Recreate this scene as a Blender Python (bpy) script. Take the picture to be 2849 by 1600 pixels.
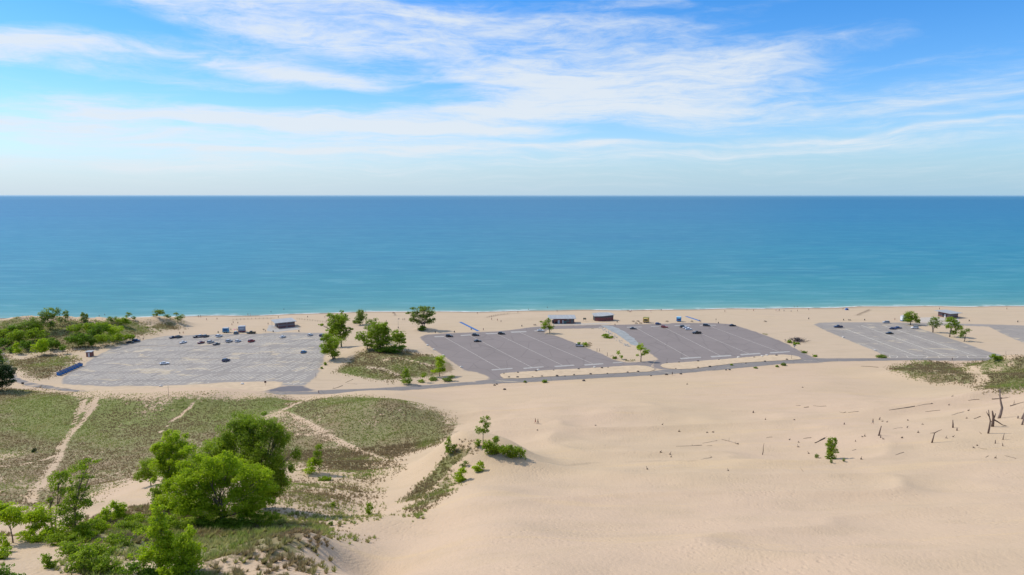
import bpy, bmesh, math, random
import numpy as np
from mathutils import Vector, Matrix
from math import radians, sin, cos, pi

for o in list(bpy.data.objects): bpy.data.objects.remove(o)
SC = bpy.context.scene
COL = SC.collection
rnd = random.Random(7)
RNG = np.random.default_rng(11)

# ------------------------------------------------------------------ camera
W0, H0, F0 = 2849.0, 1600.0, 1899.0
CAMH = 92.0
PITCH = math.atan((800 - 541.5) / F0)
cam = bpy.data.cameras.new("camera"); cam_o = bpy.data.objects.new("camera", cam); COL.objects.link(cam_o)
cam.sensor_fit = 'HORIZONTAL'; cam.sensor_width = 36.0; cam.lens = 36.0 * F0 / W0
cam.clip_start = 0.5; cam.clip_end = 200000
cam_o.location = (0, 0, CAMH); cam_o.rotation_euler = (pi / 2 - PITCH, 0, 0)
SC.camera = cam_o

# ------------------------------------------------------------------ light
SUN_EL = radians(46); SUN_AZ = math.atan2(-0.93, 0.34)      # azimuth from +Y towards +X
sun_dir = Vector((cos(SUN_EL) * sin(SUN_AZ), cos(SUN_EL) * cos(SUN_AZ), sin(SUN_EL)))
sl = bpy.data.lights.new("sun", 'SUN'); sl.energy = 3.9; sl.angle = radians(0.6); sl.color = (1.0, 0.93, 0.82)
so = bpy.data.objects.new("sun", sl); COL.objects.link(so); so.location = (-300, 100, 400)
so.rotation_euler = sun_dir.to_track_quat('Z', 'Y').to_euler()
SC.view_settings.view_transform = 'Standard'; SC.view_settings.look = 'None'
SC.view_settings.gamma = 1; SC.view_settings.exposure = 0.0

class N:
    """small node-graph helper"""
    def __init__(s, tree): s.t = tree; s.l = tree.links
    def new(s, typ, **kw):
        n = s.t.nodes.new(typ)
        for k, v in kw.items(): setattr(n, k, v)
        return n
    def put(s, sock, v):
        if v is None: return
        if isinstance(v, bpy.types.NodeSocket): s.l.new(v, sock)
        else:
            if isinstance(v, (tuple, list)) and len(v) == 3 and sock.type == 'RGBA': v = (*v, 1)
            sock.default_value = v
    def m(s, op, a, b=None, c=None, clamp=False):
        n = s.new('ShaderNodeMath', operation=op); n.use_clamp = clamp
        s.put(n.inputs[0], a); s.put(n.inputs[1], b); s.put(n.inputs[2], c)
        return n.outputs[0]
    def noise(s, vec, scale, detail=4, rough=0.55, dist=0.0, dim='3D', out='Fac'):
        n = s.new('ShaderNodeTexNoise', noise_dimensions=dim)
        s.put(n.inputs['Vector'], vec); n.inputs['Scale'].default_value = scale
        n.inputs['Detail'].default_value = detail; n.inputs['Roughness'].default_value = rough
        n.inputs['Distortion'].default_value = dist
        return n.outputs[out]
    def ramp(s, fac, stops, interp='LINEAR'):
        n = s.new('ShaderNodeValToRGB'); n.color_ramp.interpolation = interp
        cr = n.color_ramp
        while len(cr.elements) < len(stops): cr.elements.new(0.5)
        for e, (p, c) in zip(cr.elements, stops):
            e.position = p; e.color = (*c, 1) if len(c) == 3 else c
        s.put(n.inputs[0], fac)
        return n.outputs[0]
    def step(s, fac, a, b):
        n = s.new('ShaderNodeMapRange', interpolation_type='SMOOTHSTEP')
        s.put(n.inputs[0], fac); s.put(n.inputs[1], a); s.put(n.inputs[2], b)
        n.inputs[3].default_value = 0; n.inputs[4].default_value = 1
        return n.outputs[0]
    def mix(s, fac, a, b, mode='MIX'):
        n = s.new('ShaderNodeMix', data_type='RGBA', blend_type=mode)
        s.put(n.inputs[0], fac); s.put(n.inputs[6], a); s.put(n.inputs[7], b)
        return n.outputs[2]
    def mapping(s, vec, scale=(1, 1, 1), rot=(0, 0, 0), loc=(0, 0, 0)):
        n = s.new('ShaderNodeMapping'); s.put(n.inputs[0], vec)
        n.inputs[1].default_value = loc; n.inputs[2].default_value = rot; n.inputs[3].default_value = scale
        return n.outputs[0]
    def attr(s, name, out='Fac'):
        n = s.new('ShaderNodeAttribute', attribute_name=name); return n.outputs[out]
    def pos(s): return s.new('ShaderNodeNewGeometry').outputs['Position']
    def bump(s, h, strength=0.3, dist=0.1, normal=None):
        n = s.new('ShaderNodeBump'); n.inputs['Strength'].default_value = strength; n.inputs['Distance'].default_value = dist
        s.put(n.inputs['Height'], h); s.put(n.inputs['Normal'], normal)
        return n.outputs[0]

def build_world():
    w = bpy.data.worlds.new("World"); SC.world = w; w.use_nodes = True
    t = w.node_tree; t.nodes.clear(); g = N(t)
    sky = g.new('ShaderNodeTexSky', sky_type='NISHITA'); sky.sun_disc = False
    sky.sun_elevation = SUN_EL; sky.sun_rotation = SUN_AZ; sky.altitude = 180; sky.air_density = 1.0; sky.dust_density = 0.25; sky.ozone_density = 2.0
    d = g.new('ShaderNodeTexCoord').outputs['Generated']
    sp = g.new('ShaderNodeSeparateXYZ'); g.put(sp.inputs[0], d); x, y, z = sp.outputs
    u = g.m('ARCTAN2', x, y)
    r = g.m('SQRT', g.m('ADD', g.m('MULTIPLY', x, x), g.m('MULTIPLY', y, y)))
    v = g.m('DIVIDE', z, g.m('MAXIMUM', r, 0.02))
    # domain warp shared by everything
    cb = g.new('ShaderNodeCombineXYZ'); g.put(cb.inputs[0], g.m('MULTIPLY', u, 3.0)); g.put(cb.inputs[1], g.m('MULTIPLY', v, 9.0))
    w1 = g.noise(cb.outputs[0], 1.3, 3, 0.5); w2 = g.noise(g.mapping(cb.outputs[0], loc=(7, 3, 5)), 1.1, 3, 0.5)
    uw = g.m('ADD', u, g.m('MULTIPLY', g.m('SUBTRACT', w1, 0.5), 0.22))
    vw = g.m('ADD', v, g.m('MULTIPLY', g.m('SUBTRACT', w2, 0.5), 0.055))
    blobs = CLOUDS
    tot = None
    for (px, py, rx, ry, tilt, amp) in blobs:
        uu = math.atan((px - 1424.5) / F0); vv = (541 - py) / F0
        a, b = rx / F0, ry / F0; c, s_ = cos(radians(tilt)), sin(radians(tilt))
        du = g.m('SUBTRACT', uw, uu); dv = g.m('SUBTRACT', vw, vv)
        e1 = g.m('ADD', g.m('MULTIPLY', du, c / a), g.m('MULTIPLY', dv, s_ / a))
        e2 = g.m('ADD', g.m('MULTIPLY', du, -s_ / b), g.m('MULTIPLY', dv, c / b))
        q = g.m('ADD', g.m('MULTIPLY', e1, e1), g.m('MULTIPLY', e2, e2))
        f = g.m('MULTIPLY', g.m('EXPONENT', g.m('MULTIPLY', q, -1.0)), amp)
        tot = f if tot is None else g.m('ADD', tot, f)
    # wispy streak noise, stretched sideways and slightly fanned
    c2 = g.new('ShaderNodeCombineXYZ'); g.put(c2.inputs[0], g.m('MULTIPLY', uw, 2.6)); lv = g.m('LOGARITHM', g.m('MAXIMUM', g.m('ADD', vw, 0.07), 0.01), 2.718); g.put(c2.inputs[1], g.m('MULTIPLY', lv, 4.6))
    n1 = g.noise(g.mapping(c2.outputs[0], rot=(0, 0, radians(4))), 1.6, 9, 0.66, 0.6)
    c3 = g.new('ShaderNodeCombineXYZ'); g.put(c3.inputs[0], g.m('MULTIPLY', u, 9)); g.put(c3.inputs[1], g.m('MULTIPLY', lv, 11.0))
    n2 = g.noise(g.mapping(c3.outputs[0], rot=(0, 0, radians(-7)), loc=(3, 1, 0)), 1.5, 8, 0.7, 0.4)
    nn = g.m('ADD', g.m('MULTIPLY', g.m('SUBTRACT', n1, 0.5), 1.9), g.m('MULTIPLY', g.m('SUBTRACT', n2, 0.5), 1.9))
    dens = g.m('ADD', g.m('ADD', g.m('MULTIPLY', tot, 0.95), 0.19), g.m('MULTIPLY', nn, g.m('ADD', 0.55, g.m('MULTIPLY', tot, 0.5))))
    dens = g.m('MULTIPLY', g.step(dens, 0.02, 1.3), 0.92)
    # unseen veil of high cloud added overhead to whiten the ambient light
    dens = g.m('MAXIMUM', dens, g.m('MULTIPLY', g.step(v, 0.36, 1.0), g.m('ADD', 0.45, g.m('MULTIPLY', n1, 0.3))))
    dens = g.m('MULTIPLY', dens, g.step(v, -0.01, 0.03))
    bg = g.mix(1.0, sky.outputs[0], SKY_TINT, 'MULTIPLY')
    hs = g.new('ShaderNodeHueSaturation'); hs.inputs['Saturation'].default_value = SKY_SAT; hs.inputs['Value'].default_value = 1; g.put(hs.inputs['Color'], bg)
    low = g.ramp(g.m('DIVIDE', v, 0.30), [(0.0, (.97, .97, .97)), (0.10, (.78, .78, .78)), (0.28, (.27, .27, .27)), (0.5, (.07, .07, .07)), (0.8, (0.03, 0.03, 0.03)), (1, (0, 0, 0))])
    # pale veil low down, warmer to the left where the sun is
    hz = g.mix(g.step(u, -0.7, 0.7), HAZE_L, HAZE_R)
    c = g.mix(low, hs.outputs[0], hz)
    cl = g.mix(dens, (0, 0, 0), (1, 1, 1))
    c = g.mix(dens, c, CLOUD_COL)
    b = g.new('ShaderNodeBackground'); g.put(b.inputs[0], c); b.inputs[1].default_value = SKY_STR
    o = g.new('ShaderNodeOutputWorld'); g.l.new(b.outputs[0], o.inputs[0])

SKY_STR = 0.13
SKY_TINT = (0.90, 1.08, 1.36); SKY_SAT = 1.24
CLOUD_COL = (6.0, 6.5, 7.0)
HAZE_L = (4.7, 5.6, 6.3); HAZE_R = (3.0, 4.6, 5.8)
CLOUDS = [  # px, py, rx, ry, tilt, amount
    (1850, 265, 520, 95, 3, 0.62), (2150, 180, 330, 40, 6, 0.55), (1500, 150, 330, 60, -4, 0.35),
    (830, 235, 330, 26, -9, 0.95), (990, 285, 120, 18, -14, 0.4), (90, 222, 230, 36, 6, 1.0), (130, 40, 330, 42, 2, 0.7),
    (900, 70, 600, 60, -6, 0.5), (620, 120, 430, 45, -8, 0.38), (350, 320, 420, 30, -3, 0.65), (760, 358, 560, 20, -2, 0.85), (1280, 330, 420, 34, 7, 0.5),
    (60, 375, 260, 30, 0, 0.5), (150, 290, 260, 16, 0, -0.35), (700, 310, 260, 12, 2, -0.4), (420, 255, 300, 12, -3, 0.3), (1100, 60, 260, 22, -8, 0.35), (2650, 220, 240, 14, 4, 0.25), (2500, 330, 300, 12, 3, 0.25), (60, 110, 160, 10, 0, 0.4), (1500, 415, 900, 8, 1, 0.45), (700, 425, 700, 7, -1, 0.4), (2400, 395, 500, 6, 3, 0.3), (1250, 372, 260, 9, 0, 0.5), (900, 392, 500, 12, 3, -0.3), (1700, 395, 500, 10, 1, -0.35), (1250, 262, 130, 10, 2, -0.4), (560, 190, 300, 12, -6, -0.3), (1050, 170, 420, 36, -8, 0.5), (1350, 240, 300, 40, 0, 0.45), (1000, 400, 500, 22, 2, 0.5), (300, 390, 500, 26, -1, 0.45), (1600, 90, 300, 26, -4, 0.45), (1700, 330, 420, 34, 2, 0.4), (350, 60, 260, 24, -4, 0.35), (500, 465, 900, 16, 0, 0.4), (1200, 430, 700, 22, 2, 0.35), (1900, 372, 520, 14, -6, 0.45), (2350, 405, 620, 10, 4, 0.25), (2150, 428, 700, 9, 2, 0.3),
    (2720, 300, 260, 80, 5, 0.3), (2240, 45, 120, 16, 4, 0.3), (1780, 45, 180, 18, 4, 0.35),
    (880, 292, 230, 24, 3, -0.75), (1150, 290, 180, 22, 0, -0.4), (170, 120, 260, 45, 0, -0.55), (420, 150, 160, 22, -5, -0.35), (2560, 110, 420, 120, 0, -0.6), (2400, 240, 220, 50, 0, -0.3),
    (1750, 372, 260, 20, -3, -0.45), (1450, 10, 200, 16, 0, -0.3), (1250, 200, 110, 30, 0, -0.25), (1130, 215, 150, 22, 0, -0.3), (250, 260, 200, 14, 0, -0.2), (40, 310, 120, 30, 0, -0.35), (2000, 20, 120, 16, 0, -0.3),
]
build_world()

# ------------------------------------------------------------------ basic helpers
def link(o, parent=None):
    COL.objects.link(o)
    if parent is not None: o.parent = parent
    return o
def tag(o, label=None, cat=None, group=None, kind=None):
    if label: o['label'] = label
    if cat: o['category'] = cat
    if group: o['group'] = group
    if kind: o['kind'] = kind
    return o
def empty(name, loc=(0, 0, 0), rz=0.0):
    o = bpy.data.objects.new(name, None); o.empty_display_size = 0.5
    o.location = loc; o.rotation_euler = (0, 0, rz); return link(o)
def me_arrays(name, V, F, mats=(), attrs=None, smooth=False):
    """V (n,3); F list of arrays (k, nverts)"""
    V = np.asarray(V, dtype=np.float32); me = bpy.data.meshes.new(name)
    if isinstance(F, np.ndarray): F = [F]
    F = [np.asarray(f, dtype=np.int32) for f in F if len(f)]
    me.vertices.add(len(V)); me.vertices.foreach_set('co', V.ravel())
    nl = sum(f.size for f in F); npg = sum(len(f) for f in F)
    me.loops.add(nl); me.polygons.add(npg)
    me.loops.foreach_set('vertex_index', np.concatenate([f.ravel() for f in F]))
    tot = np.concatenate([np.full(len(f), f.shape[1], dtype=np.int32) for f in F])
    st = np.concatenate([[0], np.cumsum(tot)[:-1]]).astype(np.int32)
    me.polygons.foreach_set('loop_start', st)
    if smooth: me.polygons.foreach_set('use_smooth', np.ones(npg, dtype=bool))
    for m in mats: me.materials.append(m)
    if attrs:
        for k, a in attrs.items():
            at = me.attributes.new(k, 'FLOAT', 'POINT'); at.data.foreach_set('value', np.asarray(a, dtype=np.float32))
    me.update(calc_edges=True); me.validate()
    return me
class MB:
    """collects boxes, tubes, prisms, then links them as ONE mesh object"""
    def __init__(s): s.v = []; s.f = []; s.mi = []; s.cur = 0
    def mat(s, i): s.cur = i; return s
    def add(s, vs, fs):
        o = len(s.v); s.v += [tuple(v) for v in vs]
        for f in fs: s.f.append(tuple(i + o for i in f)); s.mi.append(s.cur)
        return s
    def box(s, c, d, rz=0.0, taper=1.0, tilt=None):
        x, y, z = d[0] / 2, d[1] / 2, d[2] / 2; vs = []
        for k, (sx, sy, sz) in enumerate([(-1, -1, -1), (1, -1, -1), (1, 1, -1), (-1, 1, -1), (-1, -1, 1), (1, -1, 1), (1, 1, 1), (-1, 1, 1)]):
            t = taper if sz > 0 else 1
            p = Vector((sx * x * t, sy * y * t, sz * z))
            if tilt is not None: p = tilt @ p
            p = Vector((p.x * cos(rz) - p.y * sin(rz), p.x * sin(rz) + p.y * cos(rz), p.z))
            vs.append((p.x + c[0], p.y + c[1], p.z + c[2]))
        return s.add(vs, [(0, 3, 2, 1), (4, 5, 6, 7), (0, 1, 5, 4), (1, 2, 6, 5), (2, 3, 7, 6), (3, 0, 4, 7)])
    def tube(s, pts, rad, n=6, cap=True):
        pts = [Vector(p) for p in pts]; rings = []
        if not isinstance(rad, (list, tuple)): rad = [rad] * len(pts)
        vs = []; fs = []
        up = Vector((0.13, 0.21, 0.97))
        for i, p in enumerate(pts):
            d = (pts[min(i + 1, len(pts) - 1)] - pts[max(i - 1, 0)]).normalized()
            a = d.cross(up if abs(d.dot(up)) < 0.95 else Vector((1, 0, 0))).normalized(); b = d.cross(a)
            for k in range(n):
                q = 2 * pi * k / n; vs.append(p + (a * cos(q) + b * sin(q)) * rad[i])
        for i in range(len(pts) - 1):
            for k in range(n):
                fs.append((i * n + k, i * n + (k + 1) % n, (i + 1) * n + (k + 1) % n, (i + 1) * n + k))
        if cap: fs.append(tuple(range(n - 1, -1, -1))); fs.append(tuple(range((len(pts) - 1) * n, len(pts) * n)))
        return s.add(vs, fs)
    def prism(s, poly, z0, z1):
        n = len(poly); z0 = z0 if hasattr(z0, '__len__') else [z0] * n; z1 = z1 if hasattr(z1, '__len__') else [z1] * n
        vs = [(p[0], p[1], a) for p, a in zip(poly, z0)] + [(p[0], p[1], a) for p, a in zip(poly, z1)]
        fs = [tuple(range(n - 1, -1, -1)), tuple(range(n, 2 * n))] + [(i, (i + 1) % n, n + (i + 1) % n, n + i) for i in range(n)]
        return s.add(vs, fs)
    def loft(s, secs, cap=True):
        n = len(secs[0]); vs = [p for q in secs for p in q]; fs = []
        for i in range(len(secs) - 1):
            for k in range(n): fs.append((i * n + k, i * n + (k + 1) % n, (i + 1) * n + (k + 1) % n, (i + 1) * n + k))
        if cap: fs.append(tuple(range(n - 1, -1, -1))); fs.append(tuple(range((len(secs) - 1) * n, len(secs) * n)))
        return s.add(vs, fs)
    def mesh(s, name, mats, smooth=False, bevel=0):
        me = bpy.data.meshes.new(name); me.from_pydata(s.v, [], s.f)
        for m in (mats if isinstance(mats, (list, tuple)) else [mats]): me.materials.append(m)
        me.polygons.foreach_set('material_index', s.mi)
        bm = bmesh.new(); bm.from_mesh(me)
        if bevel:
            bmesh.ops.bevel(bm, geom=[e for e in bm.edges if e.is_manifold and e.calc_face_angle(0) > 0.5], offset=bevel, segments=2, affect='EDGES', clamp_overlap=True)
        bmesh.ops.recalc_face_normals(bm, faces=bm.faces); bm.to_mesh(me); bm.free()
        if smooth: me.polygons.foreach_set('use_smooth', [True] * len(me.polygons))
        me.update(); return me
    def build(s, name, mats, parent=None, smooth=False, bevel=0):
        o = bpy.data.objects.new(name, s.mesh(name, mats, smooth, bevel)); return link(o, parent)
def copy_tree(o, parent=None):
    c = o.copy(); COL.objects.link(c); c.parent = parent
    for ch in list(o.children): copy_tree(ch, c)
    return c
ORD = ['second', 'third', 'fourth', 'fifth', 'sixth', 'seventh', 'eighth', 'ninth', 'tenth', 'eleventh', 'twelfth', 'thirteenth', 'fourteenth', 'fifteenth', 'sixteenth', 'seventeenth', 'eighteenth', 'nineteenth', 'twentieth']
def ordinals(n):
    out = []
    for i in range(n):
        if i == 0: out.append('leftmost')
        elif i == n - 1: out.append('rightmost')
        elif i < (n + 1) // 2: out.append(ORD[i - 1] + ' from the left')
        else: out.append(ORD[n - 2 - i] + ' from the right')
    return out

# ------------------------------------------------------------------ pixel -> world
CP, SP = cos(PITCH), sin(PITCH)
def ray(px, py):
    x = (px - W0 / 2) / F0; zu = -(py - H0 / 2) / F0
    return np.array([x, CP + SP * zu, -SP + CP * zu])
def at0(px, py, z=0.0):
    d = ray(px, py); t = (z - CAMH) / d[2]; return (d[0] * t, d[1] * t)
def proj(x, y, z):
    """world -> photo pixel"""
    dz = z - CAMH; zc = y * CP - dz * SP; yu = y * SP + dz * CP
    return W0 / 2 + F0 * x / zc, H0 / 2 - F0 * yu / zc
def mpp(x, y, z): return (y * CP - (z - CAMH) * SP) / F0      # metres per photo pixel

# ------------------------------------------------------------------ terrain height
CTRL = [ # px, py, z : the dunes on the near side of the road
 (0,1096,4.2),(100,1097,3.4),(200,1098,6),(300,1103,7),(450,1100,8),(600,1098,8.5),(740,1106,6.5),(815,1118,3),(870,1110,4),(950,1101,7.5),(1050,1104,8.5),(1150,1120,8),(1230,1148,7),(1290,1185,8),
 (-250,1100,7),(-250,1300,10),(-250,1480,36),(-250,1600,48),
 (1100,1150,9.5),(1000,1200,8.5),(900,1170,6.5),(900,1250,8),(1000,1270,10.5),(1070,1290,12.5),(800,1200,6),(800,1260,8),
 (1200,1230,13),(1400,1180,14),(1320,1150,9.5),(1500,1120,9),(1700,1100,7.5),(1900,1080,5.5),(2000,1120,9.5),(2200,1100,8),(2300,1060,4.5),(2400,1110,9),(1250,1110,4),(1400,1090,3),(1700,1070,3),(2100,1050,3),
 (2300,1162,15),(2500,1139,16.5),(2700,1114,19),(2849,1089,22),(3050,1070,25),(2500,1108,6.5),(2700,1075,3.5),(2849,1050,3),(3050,1040,3),
 (2700,1200,23),(2400,1230,22),(2100,1260,22),(1800,1260,21),(1600,1230,18),(1500,1300,24.5),(1800,1350,29),(2200,1350,30),(2600,1350,32),(2849,1350,34),(3100,1300,34),
 (1500,1450,37),(1800,1450,37),(2200,1450,38),(2600,1450,40),(2849,1450,42),(3100,1500,46),(1500,1600,48),(1900,1600,49),(2300,1600,50),(2849,1600,52),
 (1200,1600,43.5),(1130,1500,35),(1080,1430,29),(1060,1310,14),(1000,1360,19),(980,1440,26),(1000,1560,40),(1010,1600,43),
 (1300,1252,25),(1200,1305,22.5),(1150,1350,20),(1390,1272,26),(1440,1300,26),(1330,1222,16),(1230,1275,17),(1260,1400,32),(1350,1400,33),(1490,1262,19),
 (100,1150,4),(100,1200,4),(100,1280,6),(60,1380,12),(300,1150,4.5),(300,1220,4.5),(300,1300,7),(280,1360,12),(500,1150,5),(500,1210,6),(650,1130,5.5),(650,1200,6),(180,1400,16),(330,1370,15),(400,1360,17),(330,1415,21),
 (250,1450,34.5),(400,1450,35.5),(600,1460,36.5),(750,1450,35),(860,1470,35.5),(735,1405,28.5),(520,1330,16),(700,1300,13),(850,1330,17),(885,1310,15),(900,1400,26),(950,1455,31),(620,1400,27),
 (200,1550,43),(100,1530,41),(50,1600,47),(300,1600,47),(500,1550,43),(700,1540,43.5),(850,1530,43),(800,1600,48),(600,1600,47.5),(0,1490,38),(0,1420,24),(0,1320,9),(130,1480,37),(920,1560,44.5),
]
_cp = []
for (px, py, z) in CTRL:
    X, Y = at0(px, py, z); _cp.append((X, Y, z))
_cp += [(x, 20, 58) for x in (-300, -150, 0, 150, 300)] + [(-550, 60, 45), (-550, 200, 15), (-550, 290, 6), (550, 60, 50), (550, 150, 40), (550, 230, 15), (550, 290, 6), (-150, 60, 52), (0, 55, 52), (120, 55, 53)]
_cp = np.array(_cp)
def _phi(r): return np.sqrt(r * r + 6.0 ** 2)
def _solve():
    P = _cp[:, :2] / 1.0; n = len(P)
    D = np.linalg.norm(P[:, None] - P[None], axis=2); A = _phi(D)
    Q = np.c_[np.ones(n), P]; A = A - 1.2 * np.eye(n)
    M = np.block([[A, Q], [Q.T, np.zeros((3, 3))]])
    s = np.linalg.solve(M, np.r_[_cp[:, 2], 0, 0, 0]); return P, s[:n], s[n:]
_P, _w, _c = _solve()
def rbf(x, y):
    out = _c[0] + _c[1] * x + _c[2] * y
    for (p, w) in zip(_P, _w): out = out + w * _phi(np.hypot(x - p[0], y - p[1]))
    return out
def vnoise(x, y, seed=0):
    """smooth value noise in numpy"""
    r = np.random.default_rng(seed).random((256, 256)); xi = np.floor(x).astype(int); yi = np.floor(y).astype(int)
    fx = x - xi; fy = y - yi; fx = fx * fx * (3 - 2 * fx); fy = fy * fy * (3 - 2 * fy)
    a = r[yi % 256, xi % 256]; b = r[yi % 256, (xi + 1) % 256]; c = r[(yi + 1) % 256, xi % 256]; d = r[(yi + 1) % 256, (xi + 1) % 256]
    return a + (b - a) * fx + (c - a) * fy + (a - b - c + d) * fx * fy
def fbm(x, y, seed=0, oct=4):
    s = 0; a = 0.5
    for i in range(oct): s = s + a * (vnoise(x, y, seed + i) - 0.5); x = x * 2.03 + 17; y = y * 2.03 + 5; a *= 0.5
    return s * 2
def sstep(a, b, x):
    t = np.clip((x - a) / (b - a), 0, 1); return t * t * (3 - 2 * t)
# near edge of the road in the world: everything beyond is the flat of the beach and the parking lots
ROADN = [(-400,1010),(-120,1030),(20,1056),(81,1077),(202,1091),(293,1100),(500,1101),(783,1099),(960,1096.5),(1163,1085),(1340,1070),(1501,1063),(1663,1053),(1860,1043),(2042,1026.5),(2183,1012.5),(2329,1006.5),(2531,1003.5),(2692,1004),(2900,1004),(3300,1004)]
_rn = np.array([at0(*p) for p in ROADN]); _rn = _rn[np.argsort(_rn[:, 0])]
def road_y(x): return np.interp(x, _rn[:, 0], _rn[:, 1])
SHORE = [(-400,892),(0,888),(200,887),(440,882),(700,877),(900,870.5),(1150,866.5),(1400,866),(1700,862),(2000,860),(2250,856),(2400,853),(2849,851),(3300,850)]
WZ = -1.3
_sh = np.array([at0(px, py, WZ) for px, py in SHORE]); _sh = _sh[np.argsort(_sh[:, 0])]
def shore_y(x):
    base = np.interp(x, _sh[:, 0], _sh[:, 1])
    return base + 1.6 * np.sin(x / 23.0) + 1.1 * np.sin(x / 9.3 + 1.3)
BUMPS = [ # px,py(at z0), half sizes in metres (x, y), height, rotation deg : dunes standing on the flat
 (150, 925, 42, 26, 5.5, 0), (60, 945, 40, 30, 5, 0), (235, 950, 24, 16, 3.5, 0), (300, 925, 28, 22, 5, 0), (-120, 930, 60, 40, 6, 0), (455, 905, 16, 11, 5.0, -10), (385, 912, 18, 12, 3.0, 0), (495, 905, 7, 6, 2.6, 0),
 (1052, 985, 26, 17, 4.5, 0), (1130, 1015, 25, 13, 3.2, -12), (1010, 1030, 20, 8, 1.2, -6), (1178, 917, 7, 5, 1.8, 0), (1215, 1000, 14, 8, 1.4, -20), (1130, 1062, 6, 3, 0.7, 0),
 (100, 1030, 22, 18, 1.6, 0), (2218, 950, 12, 6, .6, 0), (1460, 885, 34, 9, 1.0, 4), (2600, 872, 60, 8, .9, 0)]
_B = [(at0(a, b), hx, hy, h, radians(r)) for a, b, hx, hy, h, r in BUMPS]
NEARB = [(2570, 1040, 24, 13, 4.6, 4), (2650, 1062, 16, 8, 3.0, -6), (2775, 1035, 15, 11, 4.6, 0), (2860, 1042, 22, 14, 5.4, 0), (2800, 1075, 20, 10, 3.6, 0), (2990, 1040, 40, 18, 4.5, 0)]
_NB = [(at0(a, b, 3), hx, hy, h, radians(r)) for a, b, hx, hy, h, r in NEARB]
KNOLL = [(1330,1285,25,16,9,1.6,-14),(1030,1150,9,36,14,2.6,-4),(1200,1440,30,10,16,-1.4,0),(2420,1150,16,30,6,1.6,8),(2600,1127,18,34,6,1.8,14),(2780,1100,20,30,6,2.0,18),(1030,1165,9,34,20,3.2,-4),(300,1120,7,40,10,1.5,0),(620,1120,7,40,10,1.5,0),(1335,1262,24,13,7,3.0,-14),(1400,1275,25,9,6,1.6,-20),(1250,1290,21,9,7,1.5,30),(1325,1380,31,12,13,2.8,0),(1365,1500,40,10,13,2.6,0),(1000,1570,42,7,6,-3.0,0),(905,1530,43,9,6,2.0,-10),(560,1300,15,14,8,1.0,0),(1010,1400,22,8,14,-1.0,0)]
def gauss(x, y, B):
    s = 0
    for (c, hx, hy, h, r) in B:
        dx = x - c[0]; dy = y - c[1]; u = dx * cos(r) + dy * sin(r); v = -dx * sin(r) + dy * cos(r)
        q = (u / hx) ** 2 + (v / hy) ** 2
        s = s + h * np.exp(-q * 1.1)
    return s
_KN = [(at0(a, b, z), hx, hy, h, radians(r)) for a, b, z, hx, hy, h, r in KNOLL]
def height(x, y):
    x = np.asarray(x, float); y = np.asarray(y, float)
    ry = road_y(x); near = 1 - sstep(-16, -2.0, y - ry)
    zr = np.clip(rbf(x, y), 0.15, 62)
    rg = 1 - np.abs(2 * vnoise(x / 38 + 0.2 * fbm(x / 30, y / 30, 8, 2) * 4, y / 17 + 3, 21) - 1)
    zr = zr + (1.7 * fbm(x / 42, y / 30, 3, 3) + 0.45 * fbm(x / 11, y / 8, 9, 3) + 1.3 * rg ** 2.5) * sstep(3, 14, zr) + gauss(x, y, _KN)
    zn = (zr + gauss(x, y, _NB) * sstep(0, 22, ry - y)) * near
    flat = sstep(6, 10, y - ry)
    b = gauss(x, y, _B); zb = np.where(b > 0.12, b - 0.12, 0) * (1 + 0.25 * fbm(x / 6, y / 5, 31, 3)) * flat
    ds = shore_y(x) - y                     # metres from the water line, positive on land
    zs = np.where(ds < 55, -1.3 * (1 - np.clip(ds, -60, 55) / 55.0) , 0)
    zs = np.where(ds < 0, -1.3 + ds * 0.06, zs)
    sand = 0.10 * fbm(x / 7, y / 4, 77, 3) * flat * sstep(2, 14, ds)
    return zn + zs + (sand + zb) * ASPH_OFF(x, y)
# ------------------------------------------------------------------ outlines of the pavements, read off as points on the flat
def wp(pts, z=0.0): return np.array([at0(a, b, z) for a, b in pts])
def seg_dist(x, y, poly, closed=True):
    d = np.full(np.shape(x), 1e9); n = len(poly)
    for i in range(n if closed else n - 1):
        a = poly[i]; b = poly[(i + 1) % n]; ab = b - a; L = ab @ ab + 1e-9
        t = np.clip(((x - a[0]) * ab[0] + (y - a[1]) * ab[1]) / L, 0, 1)
        d = np.minimum(d, np.hypot(x - a[0] - t * ab[0], y - a[1] - t * ab[1]))
    return d
def inside(x, y, poly):
    c = np.zeros(np.shape(x), bool); n = len(poly)
    for i in range(n):
        a = poly[i]; b = poly[(i + 1) % n]
        if a[1] == b[1]: continue
        k = ((a[1] > y) != (b[1] > y)) & (x < (b[0] - a[0]) * (y - a[1]) / (b[1] - a[1]) + a[0]); c ^= k
    return c
def sdist(x, y, poly):
    d = seg_dist(x, y, poly); return np.where(inside(x, y, poly), -d, d)

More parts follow.
